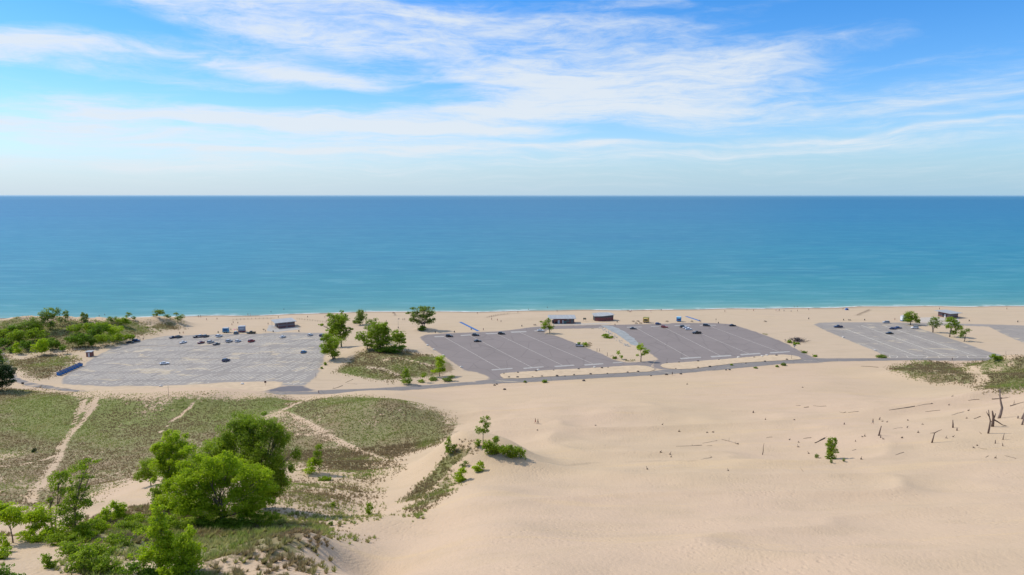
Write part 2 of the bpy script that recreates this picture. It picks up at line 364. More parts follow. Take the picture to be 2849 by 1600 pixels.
LOT1 = [(178,1069),(167,1058),(176,1046),(200,1033),(228,1019.5),(258,996),(300,974),(343,957),(394,947),(464,934),(541,932),(640,929),(722,928),(763,925),(900,925.5),(908,928),(904,961),(908,985),(898,1012),(888,1036),(878,1052),(862,1062),(853,1068),(849,1076),(783,1075),(783,1064),(743,1062),(640,1064),(531,1071),(440,1075),(300,1076)]
LOT2 = [(1167,940),(1172,935),(1183,931),(1243,927),(1380,922),(1421,918),(1481,909.8),(1542,906.6),(1672,903.6),(1690,904.5),(1690,912),(1661,913.7),(1542,915.8),(1522,919),(1516,927),(1552,935),(1598,953),(1639,969),(1691,991.5),(1709,1001),(1744,1008.4),(1784,1006.5),(1836,1000),(1850,1012),(1836,1018),(1823,1030),(1808,1036),(1703,1041),(1542,1049),(1441,1056),(1404,1058),(1366,1062),(1352,1056),(1359,1050),(1348,1044),(1324,1036),(1290,1032.5),(1283,1024),(1264,1012.7),(1233,991.5),(1207,974),(1183,956)]
LOT3 = [(1671,904.6),(1780,902),(1860,900.5),(1871,898.5),(1992,898.8),(2038,902.6),(2103,922.8),(2164,945),(2196,959),(2216,971),(2244,985),(2268,996.5),(2300,1002),(2290,1010),(2183,1013),(2130,1006),(1990,1016),(1870,1028),(1836,1028),(1810,1020),(1822,1003),(1828,999.5),(1810,985),(1772,961),(1740,941),(1700,922)]
LOT4 = [(2264,904),(2270,900),(2280,897.5),(2329,896.5),(2400,896.6),(2496,897.3),(2560,898.5),(2672,900.6),(2770,903),(2849,905.6),(3100,909),(3100,1000),(3000,998),(2930,980),(2893,968),(2849,955.5),(2793,931),(2751,909.5),(2676,906),(2560,905.5),(2521,903.5),(2530,907),(2561,914.7),(2601.6,926.8),(2662,947),(2753,979),(2803,992),(2850,998),(2692,1005),(2531,1003),(2400,1003.5),(2330,1006),(2440,996.8),(2470,994.5),(2440,979),(2379,955),(2329,934),(2300,922)]
ROADF = [(-400,945),(-120,952),(-20,957),(4,966),(14,983),(26,1002),(38,1028),(50,1050),(75,1060),(101,1067),(140,1073),(175,1078),(225,1086),(299,1091.5),(500,1092.5),(731,1090.5),(755,1083),(781,1074),(815,1074),(850,1076),(862,1084),(884,1086),(1042,1080.5),(1193,1071),(1314,1062),(1344,1058),(1404,1053.5),(1542,1047.5),(1703,1039.5),(1808,1034.5),(1860,1026.5),(1921,1027.3),(2042,1011.4),(2214,1001.3),(2268,996.3),(2300,997.3),(2400,997),(2530,996),(2692,996.5),(2900,997),(3300,997)]
_near = [(-400,985),(-120,990),(-20,992),(-8,1004),(6,1028),(26,1058),(81,1076),(202,1091),(293,1099.5),(500,1100),(783,1098.4),(960,1096),(1163,1084.3),(1304,1071.5),(1340,1069.6),(1501,1062),(1663,1052.3),(1860,1042.3),(2042,1025.7),(2183,1012),(2329,1005.8),(2531,1002.6),(2692,1003.5),(2900,1003.5),(3300,1003.5)]
ROAD = ROADF + _near[::-1]
ISLES = {
 'a': [(1390.5,1043),(1394,1040.5),(1402.6,1038.6),(1470,1034),(1542,1029.8),(1620,1026),(1683,1022.7),(1740,1018.5),(1774,1017.6),(1795,1019),(1810,1022),(1820,1026),(1821.5,1030),(1808,1034.6),(1760,1037),(1703,1039.7),(1620,1044),(1542,1047.8),(1490,1051),(1441,1054),(1404,1054),(1394,1048)],
 'b': [(1836.5,1018),(1842,1014),(1850.6,1011.6),(1900,1009),(1960,1004),(2022,999.5),(2090,993.5),(2143,988.4),(2180,987.4),(2204,989.4),(2222,993),(2230,998.5),(2222,1001),(2190,1003),(2120,1006.5),(2042,1011.6),(1980,1020),(1921,1027.3),(1885,1028),(1860.7,1026.5),(1845,1023)]}
PAVE = {'lot1': wp(LOT1), 'lot2': wp(LOT2), 'lot3': wp(LOT3), 'lot4': wp(LOT4), 'road': wp(ROAD)}
ISL = {k: wp(v) for k, v in ISLES.items()}
def ASPH_OFF(x, y):
    d = np.full(np.shape(x), 99.0)
    m = (y > 270) & (y < 520)
    if np.ndim(x) and m.any():
        xm = x[m]; ym = y[m]; dd = np.full(xm.shape, 99.0)
        for p in PAVE.values(): dd = np.minimum(dd, sdist(xm, ym, p))
        d[m] = dd
    return sstep(0.4, 4.0, d)

# ------------------------------------------------------------------ ground grid
def axis(br):
    out = [br[0][0]]
    for a, b, s in br: out += list(np.linspace(a, b, max(2, int(round((b - a) / s)) + 1))[1:])
    return np.array(out)
GX = axis([(-2600, -900, 60), (-900, -420, 8), (-420, -230, 2.2), (-230, 230, 1.15), (230, 420, 2.2), (420, 900, 8), (900, 2600, 60)])
GY = axis([(-900, 0, 60), (0, 40, 4), (40, 300, 1.05), (300, 580, 1.6), (580, 760, 6)])
XX, YY = np.meshgrid(GX, GY)
_h0 = height
def height_full(x, y):
    return _h0(x, y)
HH = height_full(XX, YY)
# inland, behind and beside the camera, the dune levels off
def gz(x, y):
    """ground height by bilinear lookup"""
    x = np.asarray(x, float); y = np.asarray(y, float)
    i = np.clip(np.searchsorted(GX, x) - 1, 0, len(GX) - 2); j = np.clip(np.searchsorted(GY, y) - 1, 0, len(GY) - 2)
    fx = np.clip((x - GX[i]) / (GX[i + 1] - GX[i]), 0, 1); fy = np.clip((y - GY[j]) / (GY[j + 1] - GY[j]), 0, 1)
    return (HH[j, i] * (1 - fx) + HH[j, i + 1] * fx) * (1 - fy) + (HH[j + 1, i] * (1 - fx) + HH[j + 1, i + 1] * fx) * fy
_T = np.concatenate([np.linspace(20, 420, 900), np.linspace(420.5, 900, 600)])
def P(px, py):
    """where the sight line through this point of the photograph meets the ground"""
    d = ray(px, py); x = d[0] * _T; y = d[1] * _T; z = CAMH + d[2] * _T
    h = z - gz(x, y); k = np.argmax(h < 0)
    if h[k] >= 0: k = len(_T) - 1
    a = h[k - 1] / (h[k - 1] - h[k] + 1e-9); t = _T[k - 1] + (_T[k] - _T[k - 1]) * a
    X, Y = d[0] * t, d[1] * t
    return Vector((X, Y, float(gz(X, Y))))
def PP(pts): return np.array([P(a, b)[:2] for a, b in pts])

# ------------------------------------------------------------------ where the plants grow: (outline, density at its heart, edge softness m)
GRASS = [
 ([(-300,1085),(0,1078),(81,1082),(202,1094),(293,1103),(500,1102),(700,1103),(790,1106),(850,1112),(822,1130),(790,1145),(735,1162),(720,1190),(700,1240),(640,1300),(520,1330),(420,1330),(330,1360),(250,1385),(210,1410),(120,1430),(40,1430),(-300,1430)], 0.92, 5),
 ([(800,1126),(880,1110),(950,1103),(1050,1106),(1150,1121),(1230,1150),(1278,1180),(1262,1206),(1215,1235),(1150,1255),(1100,1272),(1060,1288),(1000,1266),(930,1244),(860,1212),(770,1180),(760,1150)], 0.92, 5),
 ([(700,1175),(800,1135),(840,1155),(900,1185),(960,1214),(1020,1240),(1070,1268),(1078,1300),(1055,1330),(1010,1345),(950,1325),(890,1320),(830,1300),(780,1300),(740,1310),(660,1300),(660,1220),(720,1170)], 0.8, 6),
 ([(760,1330),(830,1325),(900,1335),(980,1350),(1020,1365),(1010,1400),(985,1440),(960,1490),(900,1505),(800,1480),(700,1450),(720,1390)], 0.6, 5),
 ([(560,1425),(700,1430),(830,1455),(905,1490),(925,1520),(880,1560),(850,1600),(830,1700),(140,1700),(120,1600),(150,1560),(130,1500),(230,1445),(330,1425),(420,1395),(500,1380)], 0.85, 2),
 ([(-200,1490),(20,1490),(100,1500),(140,1520),(60,1550),(0,1580),(-200,1600)], 0.8, 3),
 ([(1105,1400),(1160,1350),(1215,1290),(1255,1250),(1310,1244),(1312,1264),(1262,1302),(1215,1345),(1155,1395)], 1.0, 1.2),
 ([(1125,1420),(1170,1378),(1235,1325),(1262,1325),(1275,1345),(1230,1388),(1185,1415),(1145,1450)], 0.75, 1.5),
 ([(2468,1022),(2520,1012),(2580,1004),(2650,1010),(2690,1025),(2712,1045),(2725,1060),(2700,1074),(2660,1070),(2600,1068),(2540,1054),(2490,1036)], 0.97, 3),
 ([(2680,1012),(2740,1004),(2800,994),(2849,992),(3100,990),(3100,1080),(2849,1090),(2790,1100),(2740,1092),(2718,1078),(2740,1058),(2720,1040)], 1.0, 3),
 ([(928,1040),(960,1010),(990,985),(1020,972),(1070,972),(1130,975),(1200,990),(1240,1002),(1270,1020),(1262,1034),(1230,1050),(1190,1050),(1130,1055),(1060,1060),(1010,1052),(970,1046)], 1.0, 3),
 ([(922,1036),(950,1020),(1000,1020),(1020,1034),(1010,1050),(970,1044)], 1.0, 2),
 ([(1180,1060),(1210,1050),(1262,1044),(1266,1052),(1240,1062)], 0.55, 2), ([(1060,1062),(1100,1056),(1112,1062),(1080,1070)], 0.5, 1.5),
 ([(-200,985),(8,985),(30,1003),(60,1000),(140,985),(200,992),(212,1003),(190,1020),(160,1040),(158,1048),(100,1058),(70,1052),(45,1030)], 0.98, 3),
 ([(-200,905),(100,890),(200,888),(250,893),(330,888),(420,896),(470,890),(500,902),(498,916),(440,918),(420,930),(370,938),(330,955),(240,968),(150,975),(60,985),(-200,985)], 0.95, 4),
 ([(140,980),(240,972),(300,962),(342,950),(345,956),(290,968),(240,976),(170,982)], 0.7, 2),
 ([(1626,952),(1640,955),(1642,966),(1625,964)], 0.9, 1), ([(1673,935),(1690,932),(1708,938),(1705,942),(1680,941)], 0.9, 1), ([(1640,910),(1655,913),(1655,917),(1643,916)], 0.9, 1),
 ([(1700,991),(1712,993),(1714,999),(1704,997)], 0.9, 1), ([(1730,1001),(1765,1003),(1764,1008),(1735,1006)], 0.8, 1),
 ([(2118,926),(2137,928),(2136,933),(2120,931)], 0.9, 1), ([(2190,946),(2202,946),(2202,953),(2190,953)], 1.0, 1), ([(2215,953),(2230,957),(2226,959),(2215,956)], 0.9, 1),
 ([(2225,976),(2245,978),(2244,984),(2230,982)], 0.8, 1), ([(2260,988),(2278,989),(2276,993),(2262,992)], 0.8, 1), ([(2440,988),(2465,988),(2464,994),(2445,993)], 0.8, 1),
]
PATHS = [ # trodden sand: points, half width m
 ([(265,1108),(255,1135),(235,1165),(200,1200),(170,1240),(160,1280),(125,1325),(90,1370),(40,1410)], 1.7),
 ([(160,1262),(120,1280),(60,1292),(-20,1300),(-100,1306)], 0.8), ([(560,1100),(530,1130),(480,1170),(440,1205)], 0.8), ([(235,1112),(215,1150),(205,1180)], 1.4),
 ([(860,1108),(820,1125),(780,1145),(730,1172)], 1.15), ([(792,1145),(830,1165),(880,1190),(940,1225),(1000,1255),(1070,1280)], 1.25),
 ([(1040,1022),(1075,1030),(1110,1044)], 1.5), ([(1105,996),(1150,1006),(1205,1018)], 1.5), ([(2700,1022),(2720,1040),(2745,1058)], 2.0), ([(393,902),(420,914),(428,920)], 1.6), ([(424,900),(410,908)], 1.0),
 ([(1020,1020),(1040,1026)], 2.0), ([(885,1340),(940,1375),(1010,1400)], 1.2),
]
VEG = np.zeros(XX.shape)
_nz = fbm(XX / 9, YY / 7, 41, 4); _nz2 = fbm(XX / 26, YY / 20, 55, 3)
for (poly, dens, soft) in GRASS:
    w = PP(poly); lo = w.min(0) - 15; hi = w.max(0) + 15
    m = (XX > lo[0]) & (XX < hi[0]) & (YY > lo[1]) & (YY < hi[1])
    s = sdist(XX[m], YY[m], w) + _nz[m] * soft * 0.8
    e = sstep(soft * 1.6, -soft * 1.8, s) * dens * (1 + 0.25 * _nz2[m])
    VEG[m] = np.maximum(VEG[m], e)
for (pl, hw) in PATHS:
    w = PP(pl); lo = w.min(0) - 8; hi = w.max(0) + 8
    m = (XX > lo[0]) & (XX < hi[0]) & (YY > lo[1]) & (YY < hi[1])
    s = seg_dist(XX[m], YY[m], w, False) + _nz[m] * 0.7
    VEG[m] *= sstep(hw * 0.15, hw * 0.75, s)
# bare blow-outs
for (px, py, r, k) in [(330,1385,9,1),(370,1355,7,1),(400,1385,5,.9),(300,1410,9,1),(60,1545,7,1),(40,1520,6,.9),(-30,1560,9,1),(110,1512,4,.8),(30,1420,5,.8),(240,1135,3,.8),(880,1335,6,.7),(820,1420,6,.6),(900,1440,6,.4),(2600,1032,2,.7),(2640,1040,2.2,.7),(2770,1030,3,.6),(2570,1050,3,.4),(2810,1015,2.5,.5),(2760,1085,3,.4),(1075,1000,3,.5),(650,1560,5,.35),(760,1590,6,.4),(880,1370,5,.5),(20,1270,6,.3),(150,1350,6,.3),(410,1140,7,.25),(600,1290,6,.4), (945,1530,5,.9),(1010,1475,5,.9),(380,1590,4,.5)]:
    c = P(px, py); q = ((XX - c.x) ** 2 + (YY - c.y) ** 2) / r ** 2; VEG *= 1 - k * np.exp(-q)
VEG = np.clip(VEG, 0, 1)
_Y1 = P(300, 1200).y; _Y2 = P(300, 1340).y
VEG *= 1 - 0.22 * sstep(_Y1, _Y2, YY) * (XX < P(720, 1250).x) * sstep(_Y2 - 25, _Y2, YY)
def veg_at(x, y):
    i = np.clip(np.searchsorted(GX, x) - 1, 0, len(GX) - 2); j = np.clip(np.searchsorted(GY, y) - 1, 0, len(GY) - 2)
    return VEG[j, i]
LUSH = np.zeros(XX.shape)       # greener and browner patches
for (px, py, r, k) in [(300,1125,26,1),(340,1140,18,.9),(200,1110,25,.7),(700,1110,35,.9),(750,1120,16,.8),(90,1130,40,.5),(600,1170,30,.35),(965,1036,9,1.3),(1090,1035,14,.5),(1180,1000,8,.9),(1200,1175,16,.3),(2600,1020,16,.6),(2850,1060,30,.6),(200,905,60,.6),(1160,1100,60,.2),(480,1500,14,.6),(250,1550,12,.8),(1230,1315,9,.8),(700,1320,14,.8),(900,1350,4,.9)]:
    c = P(px, py); LUSH += k * np.exp(-((XX - c.x) ** 2 + (YY - c.y) ** 2) / r ** 2)
LUSH = np.clip(LUSH + 0.25 * _nz2, 0, 1.2)
dsh = shore_y(XX) - YY

# ------------------------------------------------------------------ materials
def new_mat(name):
    m = bpy.data.materials.new(name); m.use_nodes = True; t = m.node_tree; t.nodes.clear(); g = N(t)
    b = g.new('ShaderNodeBsdfPrincipled'); o = g.new('ShaderNodeOutputMaterial'); t.links.new(b.outputs[0], o.inputs[0])
    return m, g, b, o
def mat(name, c, rough=0.7, metal=0.0, vary=0.12, scale=1.5, spec=None, bump=0.0, streak=None):
    m, g, b, o = new_mat(name)
    p = g.new('ShaderNodeTexCoord').outputs['Object']
    if streak: p = g.mapping(p, scale=streak)
    n = g.noise(p, scale, 5, 0.6)
    lo = tuple(max(0, k * (1 - vary * 1.6)) for k in c); hi = tuple(min(1, k * (1 + vary)) for k in c)
    g.put(b.inputs['Base Color'], g.ramp(n, [(0.3, lo), (0.7, hi)]))
    b.inputs['Roughness'].default_value = rough; b.inputs['Metallic'].default_value = metal
    if spec is not None: b.inputs['Specular IOR Level'].default_value = spec
    if bump: g.put(b.inputs['Normal'], g.bump(g.noise(p, scale * 4, 4), bump, 0.05))
    return m

def ground_material():
    m, g, b, o = new_mat("dune_sand_and_litter")
    p = g.pos(); veg = g.attr('veg'); lush = g.attr('lush'); sh = g.attr('shore')
    # sand
    big = g.noise(p, 0.012, 3, 0.5); mid = g.noise(g.mapping(p, scale=(1, 2.2, 1)), 0.06, 5, 0.6); fine = g.noise(p, 1.3, 5, 0.65)
    s = g.mix(g.step(big, 0.35, 0.65), (0.512, 0.385, 0.25), (0.535, 0.393, 0.27))
    s = g.mix(g.m('MULTIPLY', g.step(mid, 0.42, 0.72), 0.5), s, (0.465, 0.35, 0.225))
    band = g.noise(g.mapping(p, scale=(0.35, 2.6, 1), rot=(0, 0, 0.1)), 0.05, 4, 0.6, 0.6)
    s = g.mix(g.m('MULTIPLY', g.step(band, 0.56, 0.66), 0.22), s, (0.60, 0.43, 0.22))
    s = g.mix(g.m('MULTIPLY', g.step(fine, 0.35, 0.8), 0.16), s, (0.43, 0.32, 0.21))
    foot = g.noise(p, 0.75, 3, 0.7); s = g.mix(g.m('MULTIPLY', g.step(foot, 0.58, 0.70), 0.22), s, (0.40, 0.30, 0.20))
    bm = g.attr('beach')
    s = g.mix(g.m('MULTIPLY', bm, 0.55), s, (0.485, 0.385, 0.27))
    tr = g.noise(g.mapping(p, scale=(0.12, 1.6, 1), rot=(0, 0, 0.03)), 0.35, 4, 0.6)      # raked lines along the beach
    s = g.mix(g.m('MULTIPLY', g.m('MULTIPLY', g.step(tr, 0.53, 0.66), bm), 0.35), s, (0.36, 0.275, 0.19))
    wet = g.m('MULTIPLY', g.step(g.m('ADD', sh, g.m('MULTIPLY', g.noise(p, 0.09, 3), 3.0)), 9.0, 3.6), 0.85)
    s = g.mix(wet, s, (0.24, 0.17, 0.12))
    pk = g.attr('wrack'); s = g.mix(pk, s, (0.33, 0.25, 0.17))
    # plant litter, roots and low growth between the tufts
    big2 = g.noise(p, 0.07, 5, 0.65); c1 = g.noise(p, 0.55, 6, 0.72, 0.3); c2 = g.noise(p, 1.7, 5, 0.7)
    lit = g.mix(g.step(c2, 0.35, 0.65), (0.165, 0.155, 0.066), (0.235, 0.22, 0.10))
    lit = g.mix(g.m('MULTIPLY', g.step(big2, 0.44, 0.62), 0.9), lit, (0.235, 0.17, 0.10))
    grn = g.mix(g.step(c1, 0.35, 0.65), (0.12, 0.16, 0.032), (0.17, 0.215, 0.05))
    lit = g.mix(g.m('MULTIPLY', lush, 0.6, clamp=True), lit, grn)
    nz = g.m('ADD', g.m('MULTIPLY', c1, 0.62), g.m('MULTIPLY', c2, 0.38))
    # local coverage: threshold of the clump noise against the density
    th = g.m('SUBTRACT', 0.78, g.m('MULTIPLY', g.m('ADD', veg, g.m('MULTIPLY', g.m('SUBTRACT', big2, 0.5), 0.6)), 0.42))
    cov = g.step(nz, g.m('SUBTRACT', th, 0.035), g.m('ADD', th, 0.035)); cov = g.m('MULTIPLY', cov, g.step(veg, 0.03, 0.15))
    c = g.mix(g.m('MULTIPLY', cov, 0.93), s, lit)
    g.put(b.inputs['Base Color'], c); b.inputs['Roughness'].default_value = 0.95; b.inputs['Specular IOR Level'].default_value = 0.15
    h = g.m('ADD', g.m('MULTIPLY', foot, 0.5), g.m('MULTIPLY', g.noise(p, 2.2, 4, 0.6), 0.35))
    wv = g.noise(g.mapping(p, scale=(1.1, 0.32, 1), rot=(0, 0, 0.5)), 1.4, 3, 0.5); h = g.m('ADD', h, g.m('MULTIPLY', wv, 0.25))
    h = g.m('ADD', h, g.m('MULTIPLY', cov, 0.7))
    rp = g.new('ShaderNodeTexWave', wave_type='BANDS', bands_direction='X'); g.put(rp.inputs['Vector'], g.mapping(p, rot=(0, 0, 0.5))); rp.inputs['Scale'].default_value = 0.55; rp.inputs['Distortion'].default_value = 9; rp.inputs['Detail'].default_value = 3; rp.inputs['Detail Scale'].default_value = 1.2
    h = g.m('ADD', h, g.m('MULTIPLY', g.m('MULTIPLY', rp.outputs[1], g.step(mid, 0.45, 0.65)), 0.07))
    vf = g.new('ShaderNodeTexVoronoi', feature='F1'); g.put(vf.inputs['Vector'], g.mapping(p, scale=(1.0, 0.8, 0.3))); vf.inputs['Scale'].default_value = 1.05
    dip = g.m('MULTIPLY', g.step(vf.outputs[0], 0.42, 0.12), g.step(g.noise(p, 0.045, 4, 0.6), 0.44, 0.58))
    h = g.m('SUBTRACT', h, g.m('MULTIPLY', dip, 0.28))
    g.put(b.inputs['Normal'], g.bump(h, 0.5, 0.45))
    return m

def build_ground():
    ny, nx = XX.shape
    V = np.c_[XX.ravel(), YY.ravel(), HH.ravel()]
    i = np.arange(nx - 1); j = np.arange(ny - 1); I, J = np.meshgrid(i, j)
    a = (J * nx + I).ravel(); F = np.c_[a, a + 1, a + nx + 1, a + nx]
    beach = sstep(0, 12, YY - road_y(XX)) * (1 - sstep(1.5, 4.5, HH))
    wr = np.zeros(XX.shape)
    for (pl, hw, k) in [([(1352,884),(1385,877),(1420,873),(1450,871)], 1.6, .7), ([(2386,877),(2405,869),(2420,862)], 1.6, .7), ([(2329,859),(2400,857),(2480,856)], 2.0, .5), ([(640,891),(700,888),(765,886)], 1.5, .4), ([(1480,1036),(1500,1035)], 1, 0), ([(1300,1258),(1302,1262)], 1, 0), ([(1325,1218),(1600,1226),(1700,1214),(1900,1196)], 2.2, .0), ([(1500,1283),(1640,1288),(1800,1283),(1930,1282)], 0.35, .45)]:
        w = PP(pl); m = (XX > w[:, 0].min() - 6) & (XX < w[:, 0].max() + 6) & (YY > w[:, 1].min() - 6) & (YY < w[:, 1].max() + 6)
        wr[m] = np.maximum(wr[m], k * sstep(hw * 1.5, hw * .3, seg_dist(XX[m], YY[m], w, False) + _nz[m]))
    me = me_arrays("ground", V, F, [ground_material()], {'veg': VEG.ravel(), 'lush': LUSH.ravel(), 'shore': dsh.ravel(), 'beach': beach.ravel(), 'wrack': wr.ravel()}, smooth=True)
    o = link(bpy.data.objects.new("ground", me)); tag(o, kind='structure')
build_ground()

def build_water():
    m, g, b, o = new_mat("lake_water")
    p = g.pos(); d = g.attr('off')
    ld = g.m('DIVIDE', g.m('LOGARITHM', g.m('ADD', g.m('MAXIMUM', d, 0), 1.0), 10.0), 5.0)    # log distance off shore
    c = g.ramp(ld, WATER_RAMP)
    sp = g.new('ShaderNodeSeparateXYZ'); g.put(sp.inputs[0], p)
    # slow patches: breeze and sand bars under the surface
    pt = g.noise(g.mapping(p, scale=(1 / 1500, 1 / 230, 1), rot=(0, 0, radians(-3))), 1.0, 12, 0.66, 0.4)
    c = g.mix(g.m('MULTIPLY', g.step(pt, 0.50, 0.62), 0.45), c, g.mix(1.0, c, (0.62, 0.80, 0.95), 'MULTIPLY'))
    c = g.mix(g.m('MULTIPLY', g.step(pt, 0.50, 0.40), 0.25), c, g.mix(1.0, c, (1.25, 1.15, 1.05), 'MULTIPLY'))
    # small waves seen as light and dark lines
    wn = g.noise(g.mapping(p, scale=(1 / 55, 1 / 9, 1), rot=(0, 0, radians(-9))), 1.0, 7, 0.68, 0.5)
    c = g.mix(g.m('MULTIPLY', g.step(wn, 0.49, 0.60), 0.5), c, g.mix(1.0, c, (0.66, 0.78, 0.86), 'MULTIPLY'))
    c = g.mix(g.m('MULTIPLY', g.step(wn, 0.49, 0.38), 0.18), c, (0.30, 0.50, 0.55))
    edge = g.m('ADD', d, g.m('MULTIPLY', g.m('SUBTRACT', g.noise(p, 0.12, 4, 0.6), 0.5), 3.4))
    foam = g.m('MULTIPLY', g.step(edge, 2.4, 1.0), g.step(g.noise(p, 0.045, 3, 0.6), 0.40, 0.52))
    f2 = g.m('MULTIPLY', g.m('MULTIPLY', g.step(edge, 5.2, 6.0), g.step(edge, 7.2, 6.3)), g.step(g.noise(p, 0.028, 3, 0.6), 0.56, 0.62))
    foam = g.m('MULTIPLY', g.m('ADD', foam, f2, clamp=True), 0.9)
    c = g.mix(foam, c, (0.75, 0.78, 0.76))
    g.put(b.inputs['Base Color'], c)
    g.put(b.inputs['Roughness'], g.m('ADD', 0.40, g.m('MULTIPLY', foam, 0.4)))
    b.inputs['Specular IOR Level'].default_value = 0.26; b.inputs['IOR'].default_value = 1.33
    w1 = g.noise(g.mapping(p, scale=(0.10, 0.42, 1), rot=(0, 0, radians(-8))), 1.0, 3, 0.6, 0.3)
    w2 = g.noise(g.mapping(p, scale=(0.55, 1.3, 1), rot=(0, 0, radians(12))), 1.0, 4, 0.6, 0.3)
    h = g.m('ADD', w1, g.m('MULTIPLY', w2, 0.45))
    fade = g.step(ld, 0.82, 0.45)
    n = g.new('ShaderNodeBump'); n.inputs['Distance'].default_value = 0.5; g.put(n.inputs['Height'], h); g.put(n.inputs['Strength'], g.m('MULTIPLY', fade, 0.40))
    g.put(b.inputs['Normal'], n.outputs[0])
    xs = axis([(-90000, -9000, 9000), (-9000, -900, 500), (-900, 900, 6), (900, 9000, 500), (9000, 90000, 9000)])
    ds = np.concatenate([np.linspace(-6, 40, 40), 40 * (110000 / 40.0) ** (np.linspace(0, 1, 70)[1:])])
    X, D = np.meshgrid(xs, ds)
    Y = shore_y(np.clip(X, -700, 700)) * np.ones_like(X) + D
    V = np.c_[X.ravel(), Y.ravel(), np.full(X.size, WZ)]
    nx = len(xs); i = np.arange(nx - 1); j = np.arange(len(ds) - 1); I, J = np.meshgrid(i, j); a = (J * nx + I).ravel()
    F = np.c_[a, a + 1, a + nx + 1, a + nx]
    me = me_arrays("water", V, F, [m], {'off': D.ravel()}, smooth=True)
    ob = link(bpy.data.objects.new("water", me)); tag(ob, kind='structure')
WATER_RAMP = [(0.0, (0.30, 0.36, 0.28)), (0.17, (0.16, 0.32, 0.27)), (0.33, (0.065, 0.25, 0.255)), (0.45, (0.036, 0.225, 0.26)), (0.56, (0.018, 0.195, 0.275)), (0.68, (0.008, 0.155, 0.275)), (0.80, (0.008, 0.14, 0.26)), (0.88, (0.04, 0.18, 0.29)), (0.95, (0.22, 0.36, 0.43)), (1.0, (0.3, 0.42, 0.48))]  # last stops turn pale: horizon haze painted into the far water colour
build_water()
# ------------------------------------------------------------------ pavements
def asphalt(name, c, sand=0.35, rim=2.3):
    m, g, b, o = new_mat(name)
    p = g.pos()
    n1 = g.noise(p, 0.05, 4, 0.6); n2 = g.noise(p, 2.2, 4, 0.7)
    k = g.mix(g.m('MULTIPLY', g.step(n1, 0.3, 0.7), 0.5), c, tuple(v * 1.18 for v in c))
    k = g.mix(g.m('MULTIPLY', g.step(n2, 0.3, 0.8), 0.25), k, tuple(v * 0.8 for v in c))
    if sand:
        q = g.mapping(p, scale=(0.055, 0.13, 1), rot=(0, 0, radians(-6)))
        a = g.noise(q, 1.0, 6, 0.62, 0.8)
        k = g.mix(g.m('MULTIPLY', g.step(a, 0.60 - 0.08 * sand, 0.68 - 0.08 * sand), 0.85), k, (0.47, 0.39, 0.28))
        a2 = g.noise(g.mapping(p, scale=(0.35, 0.09, 1), rot=(0, 0, radians(-25))), 1.0, 5, 0.6)
        k = g.mix(g.m('MULTIPLY', g.step(a2, 0.50, 0.68), 0.2 * sand), k, (0.46, 0.39, 0.29))
    vo = g.new('ShaderNodeTexVoronoi', feature='DISTANCE_TO_EDGE'); g.put(vo.inputs['Vector'], g.mapping(p, scale=(.07, .05, 1))); vo.inputs['Scale'].default_value = 1.0
    k = g.mix(g.m('MULTIPLY', g.step(vo.outputs[0], 0.03, 0.0), 0.3), k, tuple(v * .55 for v in c))
    k = g.mix(g.m('MULTIPLY', g.step(g.noise(p, .16, 5, .7), .58, .72), .18), k, tuple(v * .7 for v in c))
    ed = g.attr('edge')      # blown sand along the rim
    e = g.step(g.m('ADD', ed, g.m('MULTIPLY', g.noise(p, 0.25, 4, 0.6), rim)), rim, rim * .4)
    k = g.mix(g.m('MULTIPLY', e, 0.8), k, (0.50, 0.385, 0.265))
    g.put(b.inputs['Base Color'], k); b.inputs['Roughness'].default_value = 0.93; b.inputs['Specular IOR Level'].default_value = 0.15
    return m
def densify(poly, step=3.0, jit=0.0, seed=0):
    r = random.Random(seed); out = []
    n = len(poly)
    for i in range(n):
        a = poly[i]; b = poly[(i + 1) % n]; L = math.hypot(*(b - a)); k = max(1, int(L / step))
        nrm = np.array([-(b - a)[1], (b - a)[0]]) / (L + 1e-6)
        for j in range(k):
            q = a + (b - a) * j / k + nrm * (r.gauss(0, 1) * jit); out.append((q[0], q[1]))
    return out
def sheet(name, poly, z, m, jit=0.25, ring=3.0, seed=1):
    """a flat sheet with an inner ring so the rim can be told from the middle"""
    out = densify(poly, 2.5, jit, seed)
    bm = bmesh.new(); vs = [bm.verts.new((x, y, z)) for x, y in out]
    f = bm.faces.new(vs); bmesh.ops.recalc_face_normals(bm, faces=[f])
    if f.normal.z < 0: f.normal_flip()
    r = bmesh.ops.inset_region(bm, faces=[f], thickness=0.01)
    bmesh.ops.delete(bm, geom=[], context='VERTS')
    bm.free()
    # regular fill: clip a grid of cells by the outline
    P_ = np.array(out); lo = P_.min(0); hi = P_.max(0)
    bm = bmesh.new(); vs = [bm.verts.new((x, y, z)) for x, y in out]; f = bm.faces.new(vs)
    bmesh.ops.triangulate(bm, faces=[f])
    for ax in (0, 1):
        c = lo[ax] + 4
        while c < hi[ax]:
            co = [0, 0, 0]; no = [0, 0, 0]; co[ax] = c; no[ax] = 1
            bmesh.ops.bisect_plane(bm, geom=bm.verts[:] + bm.edges[:] + bm.faces[:], plane_co=co, plane_no=no, dist=1e-5)
            c += 5.0 if ax == 1 else 6.0
    for f in bm.faces:
        if f.normal.z < 0: f.normal_flip()
    me = bpy.data.meshes.new(name); bm.to_mesh(me); bm.free()
    co = np.zeros(len(me.vertices) * 3, dtype=np.float32); me.vertices.foreach_get('co', co); co = co.reshape(-1, 3)
    d = seg_dist(co[:, 0], co[:, 1], np.array(out))
    at = me.attributes.new('edge', 'FLOAT', 'POINT'); at.data.foreach_set('value', d.astype(np.float32))
    me.materials.append(m); ob = link(bpy.data.objects.new(name, me)); tag(ob, kind='structure'); return ob
